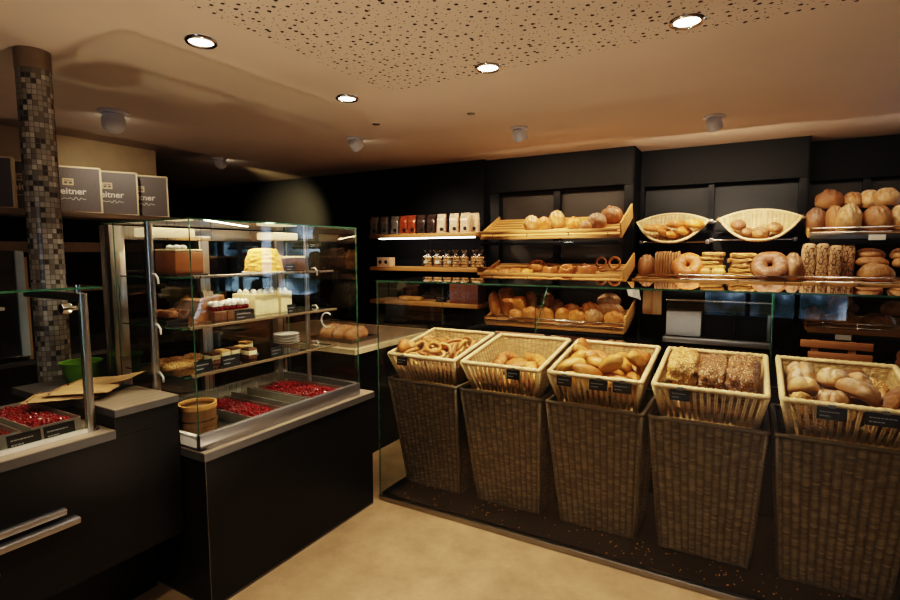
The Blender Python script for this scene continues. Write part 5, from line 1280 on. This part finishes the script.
# round wooden cake drums
for j in range(2):
    p = onZ(198, 417, SB+.03)
    t = thing('wooden_drum', ['round wooden tub, lower of two in the case corner', 'round wooden tub with pale rim, upper of two in the case corner'][j], 'tub', (-2.16, 1.435, SB+.076*j), 0, 'stacked round wooden tubs')
    MB().lathe([(.0001, .002), (.078, .002), (.079, .07), (.073, .07), (.071, .045), (.0001, .045)], n=36).build('tub_wall', M['drum'], t, 1)
    MB().lathe([(.0795, .050), (.082, .052), (.082, .072), (.0715, .072), (.0705, .060)], n=36).build('rim_hoop', M['slat'] if j else M['drum'], t, 1)
# trays in the low counter
berry_tray(-2.45, .91, 0, .44, .16, .8715, 'pale metal tray of red berries under the low glass guard, nearer the steel post', 'red berries in the low counter tray nearest the steel post', 380, 3)
berry_tray(-2.45, .70, 0, .44, .20, .8715, 'pale metal tray at the left picture edge on the low counter', 'red berries in the low counter tray at the left edge', 120, 4)
for px, lab in ((25, 'black card before the left tray on the low counter'), (61, 'black card before the right tray, beside the steel post')):
    p = onX(px, 440, -2.185); price_card((-2.185, p.y, .8725), .10, .052, lab, PI/2, -.15, 'black cards on the low counter')
o = MB().box(-.016, .0, -.4, .40, 0, .014).build('card_ledge', M['card'], None); o.location = (-2.16, .58, .8715); tag(o, 'pale ledge strip along the front of the low counter trays', 'strip')
# ------------------------------------------------------------------ light
def lamp(name, typ, loc, energy, col, aim=None, **k):
    l = bpy.data.lights.new(name, typ); l.energy = energy; l.color = col
    for a, v in k.items(): setattr(l, a, v)
    o = bpy.data.objects.new(name, l); C.objects.link(o); o.location = loc
    if aim is not None: o.rotation_euler = (Vector(aim)-Vector(loc)).to_track_quat('-Z', 'Y').to_euler()
    return o
WARM = (1, .83, .63); WARM2 = (1, .78, .54)
DL = [(p.x, p.y) for p in spots_d] + [(.75, 2.4), (-1.2, .2), (.4, .6), (-.4, -1.2), (-2.2, .4)]  # the last four are unseen, added as wide front fill for the hampers
DE = [60, 50, 170, 95, 8, 90, 45, 75, 14]
for i, (x, y) in enumerate(DL):
    lamp('downlight', 'SPOT', (x, y, CEIL-.03), DE[i], WARM, (x, y, 0), spot_size=math.radians(100 if i < 2 else 135 if i < 5 else 150), spot_blend=.7 if i < 5 else 1, shadow_soft_size=.045)
SE = [15, 800, 80, 90, 65]
for i, (p, d) in enumerate(spots_w):
    lamp('spotlight', 'SPOT', p, SE[i], WARM if i != 1 else (1, .80, .42), p+d, spot_size=math.radians((84, 58, 62, 62, 62)[i]), spot_blend=.8 if i != 1 else 1, shadow_soft_size=.02)
lamp('rack_light', 'AREA', (-1.6, 4.3, 2.42), 14, WARM2, (-1.6, 4.7, 1.4), shape='RECTANGLE', size=1.3, size_y=.1)
lamp('rack_light', 'AREA', (-.3, 4.5, 2.42), 18, WARM, (-.3, 5.0, 1.4), shape='RECTANGLE', size=1.2, size_y=.1)
lamp('rack_light', 'AREA', (.8, 4.6, 2.42), 2.5, WARM, (.8, 5.2, 1.4), shape='RECTANGLE', size=.8, size_y=.1)
lamp('shelf_strip_light', 'AREA', (-2.95, 4.57, 1.695), 1.6, (1, .9, .8), (-2.95, 4.72, 1.2), shape='RECTANGLE', size=1.2, size_y=.02)
lamp('case_light', 'AREA', (-2.40, 1.84, 1.675), 7, (1, .72, .42), (-2.28, 1.84, .8), shape='RECTANGLE', size=.05, size_y=.9)
# unseen spots added near the floor, standing in for bounce onto the ceiling
for x, y, e_ in ((-.5, -.7, 18), (-1.3, 1.35, 96), (-3.5, 2.2, 20), (-.8, 3.8, 28)):
    lamp('bounce_fill', 'SPOT', (x, y, .12), e_, (1, .79, .56), (x, y, CEIL), spot_size=math.radians(125), spot_blend=1, shadow_soft_size=.05)

w = bpy.data.worlds.new('garden_and_sky'); SC.world = w; w.use_nodes = True
nt = w.node_tree; bg = nt.nodes['Background']
tc = nt.nodes.new('ShaderNodeTexCoord'); sp = nt.nodes.new('ShaderNodeSeparateXYZ'); nt.links.new(tc.outputs['Generated'], sp.inputs[0])
nz = nt.nodes.new('ShaderNodeTexNoise'); nz.inputs['Scale'].default_value = 14; nz.inputs['Detail'].default_value = 5; nt.links.new(tc.outputs['Generated'], nz.inputs['Vector'])
rp = nt.nodes.new('ShaderNodeValToRGB'); e = rp.color_ramp.elements
e[0].position = .40; e[0].color = (.02, .035, .03, 1); e[1].position = .58; e[1].color = (.55, .72, .95, 1)
q = e.new(.5); q.color = (.09, .15, .22, 1); nt.links.new(nz.outputs['Fac'], rp.inputs[0]); nt.links.new(rp.outputs[0], bg.inputs[0])
bg.inputs['Strength'].default_value = 6

cy = SC.cycles
cy.max_bounces = 24; cy.transparent_max_bounces = 40; cy.transmission_bounces = 8; cy.diffuse_bounces = 4; cy.glossy_bounces = 4
cy.caustics_reflective = False; cy.caustics_refractive = False; cy.sample_clamp_indirect = 4
cy.use_denoising = True
try: cy.denoiser = 'OPENIMAGEDENOISE'
except Exception: pass
SC.view_settings.view_transform = 'Filmic'; SC.view_settings.look = 'High Contrast'; SC.view_settings.exposure = 0.0
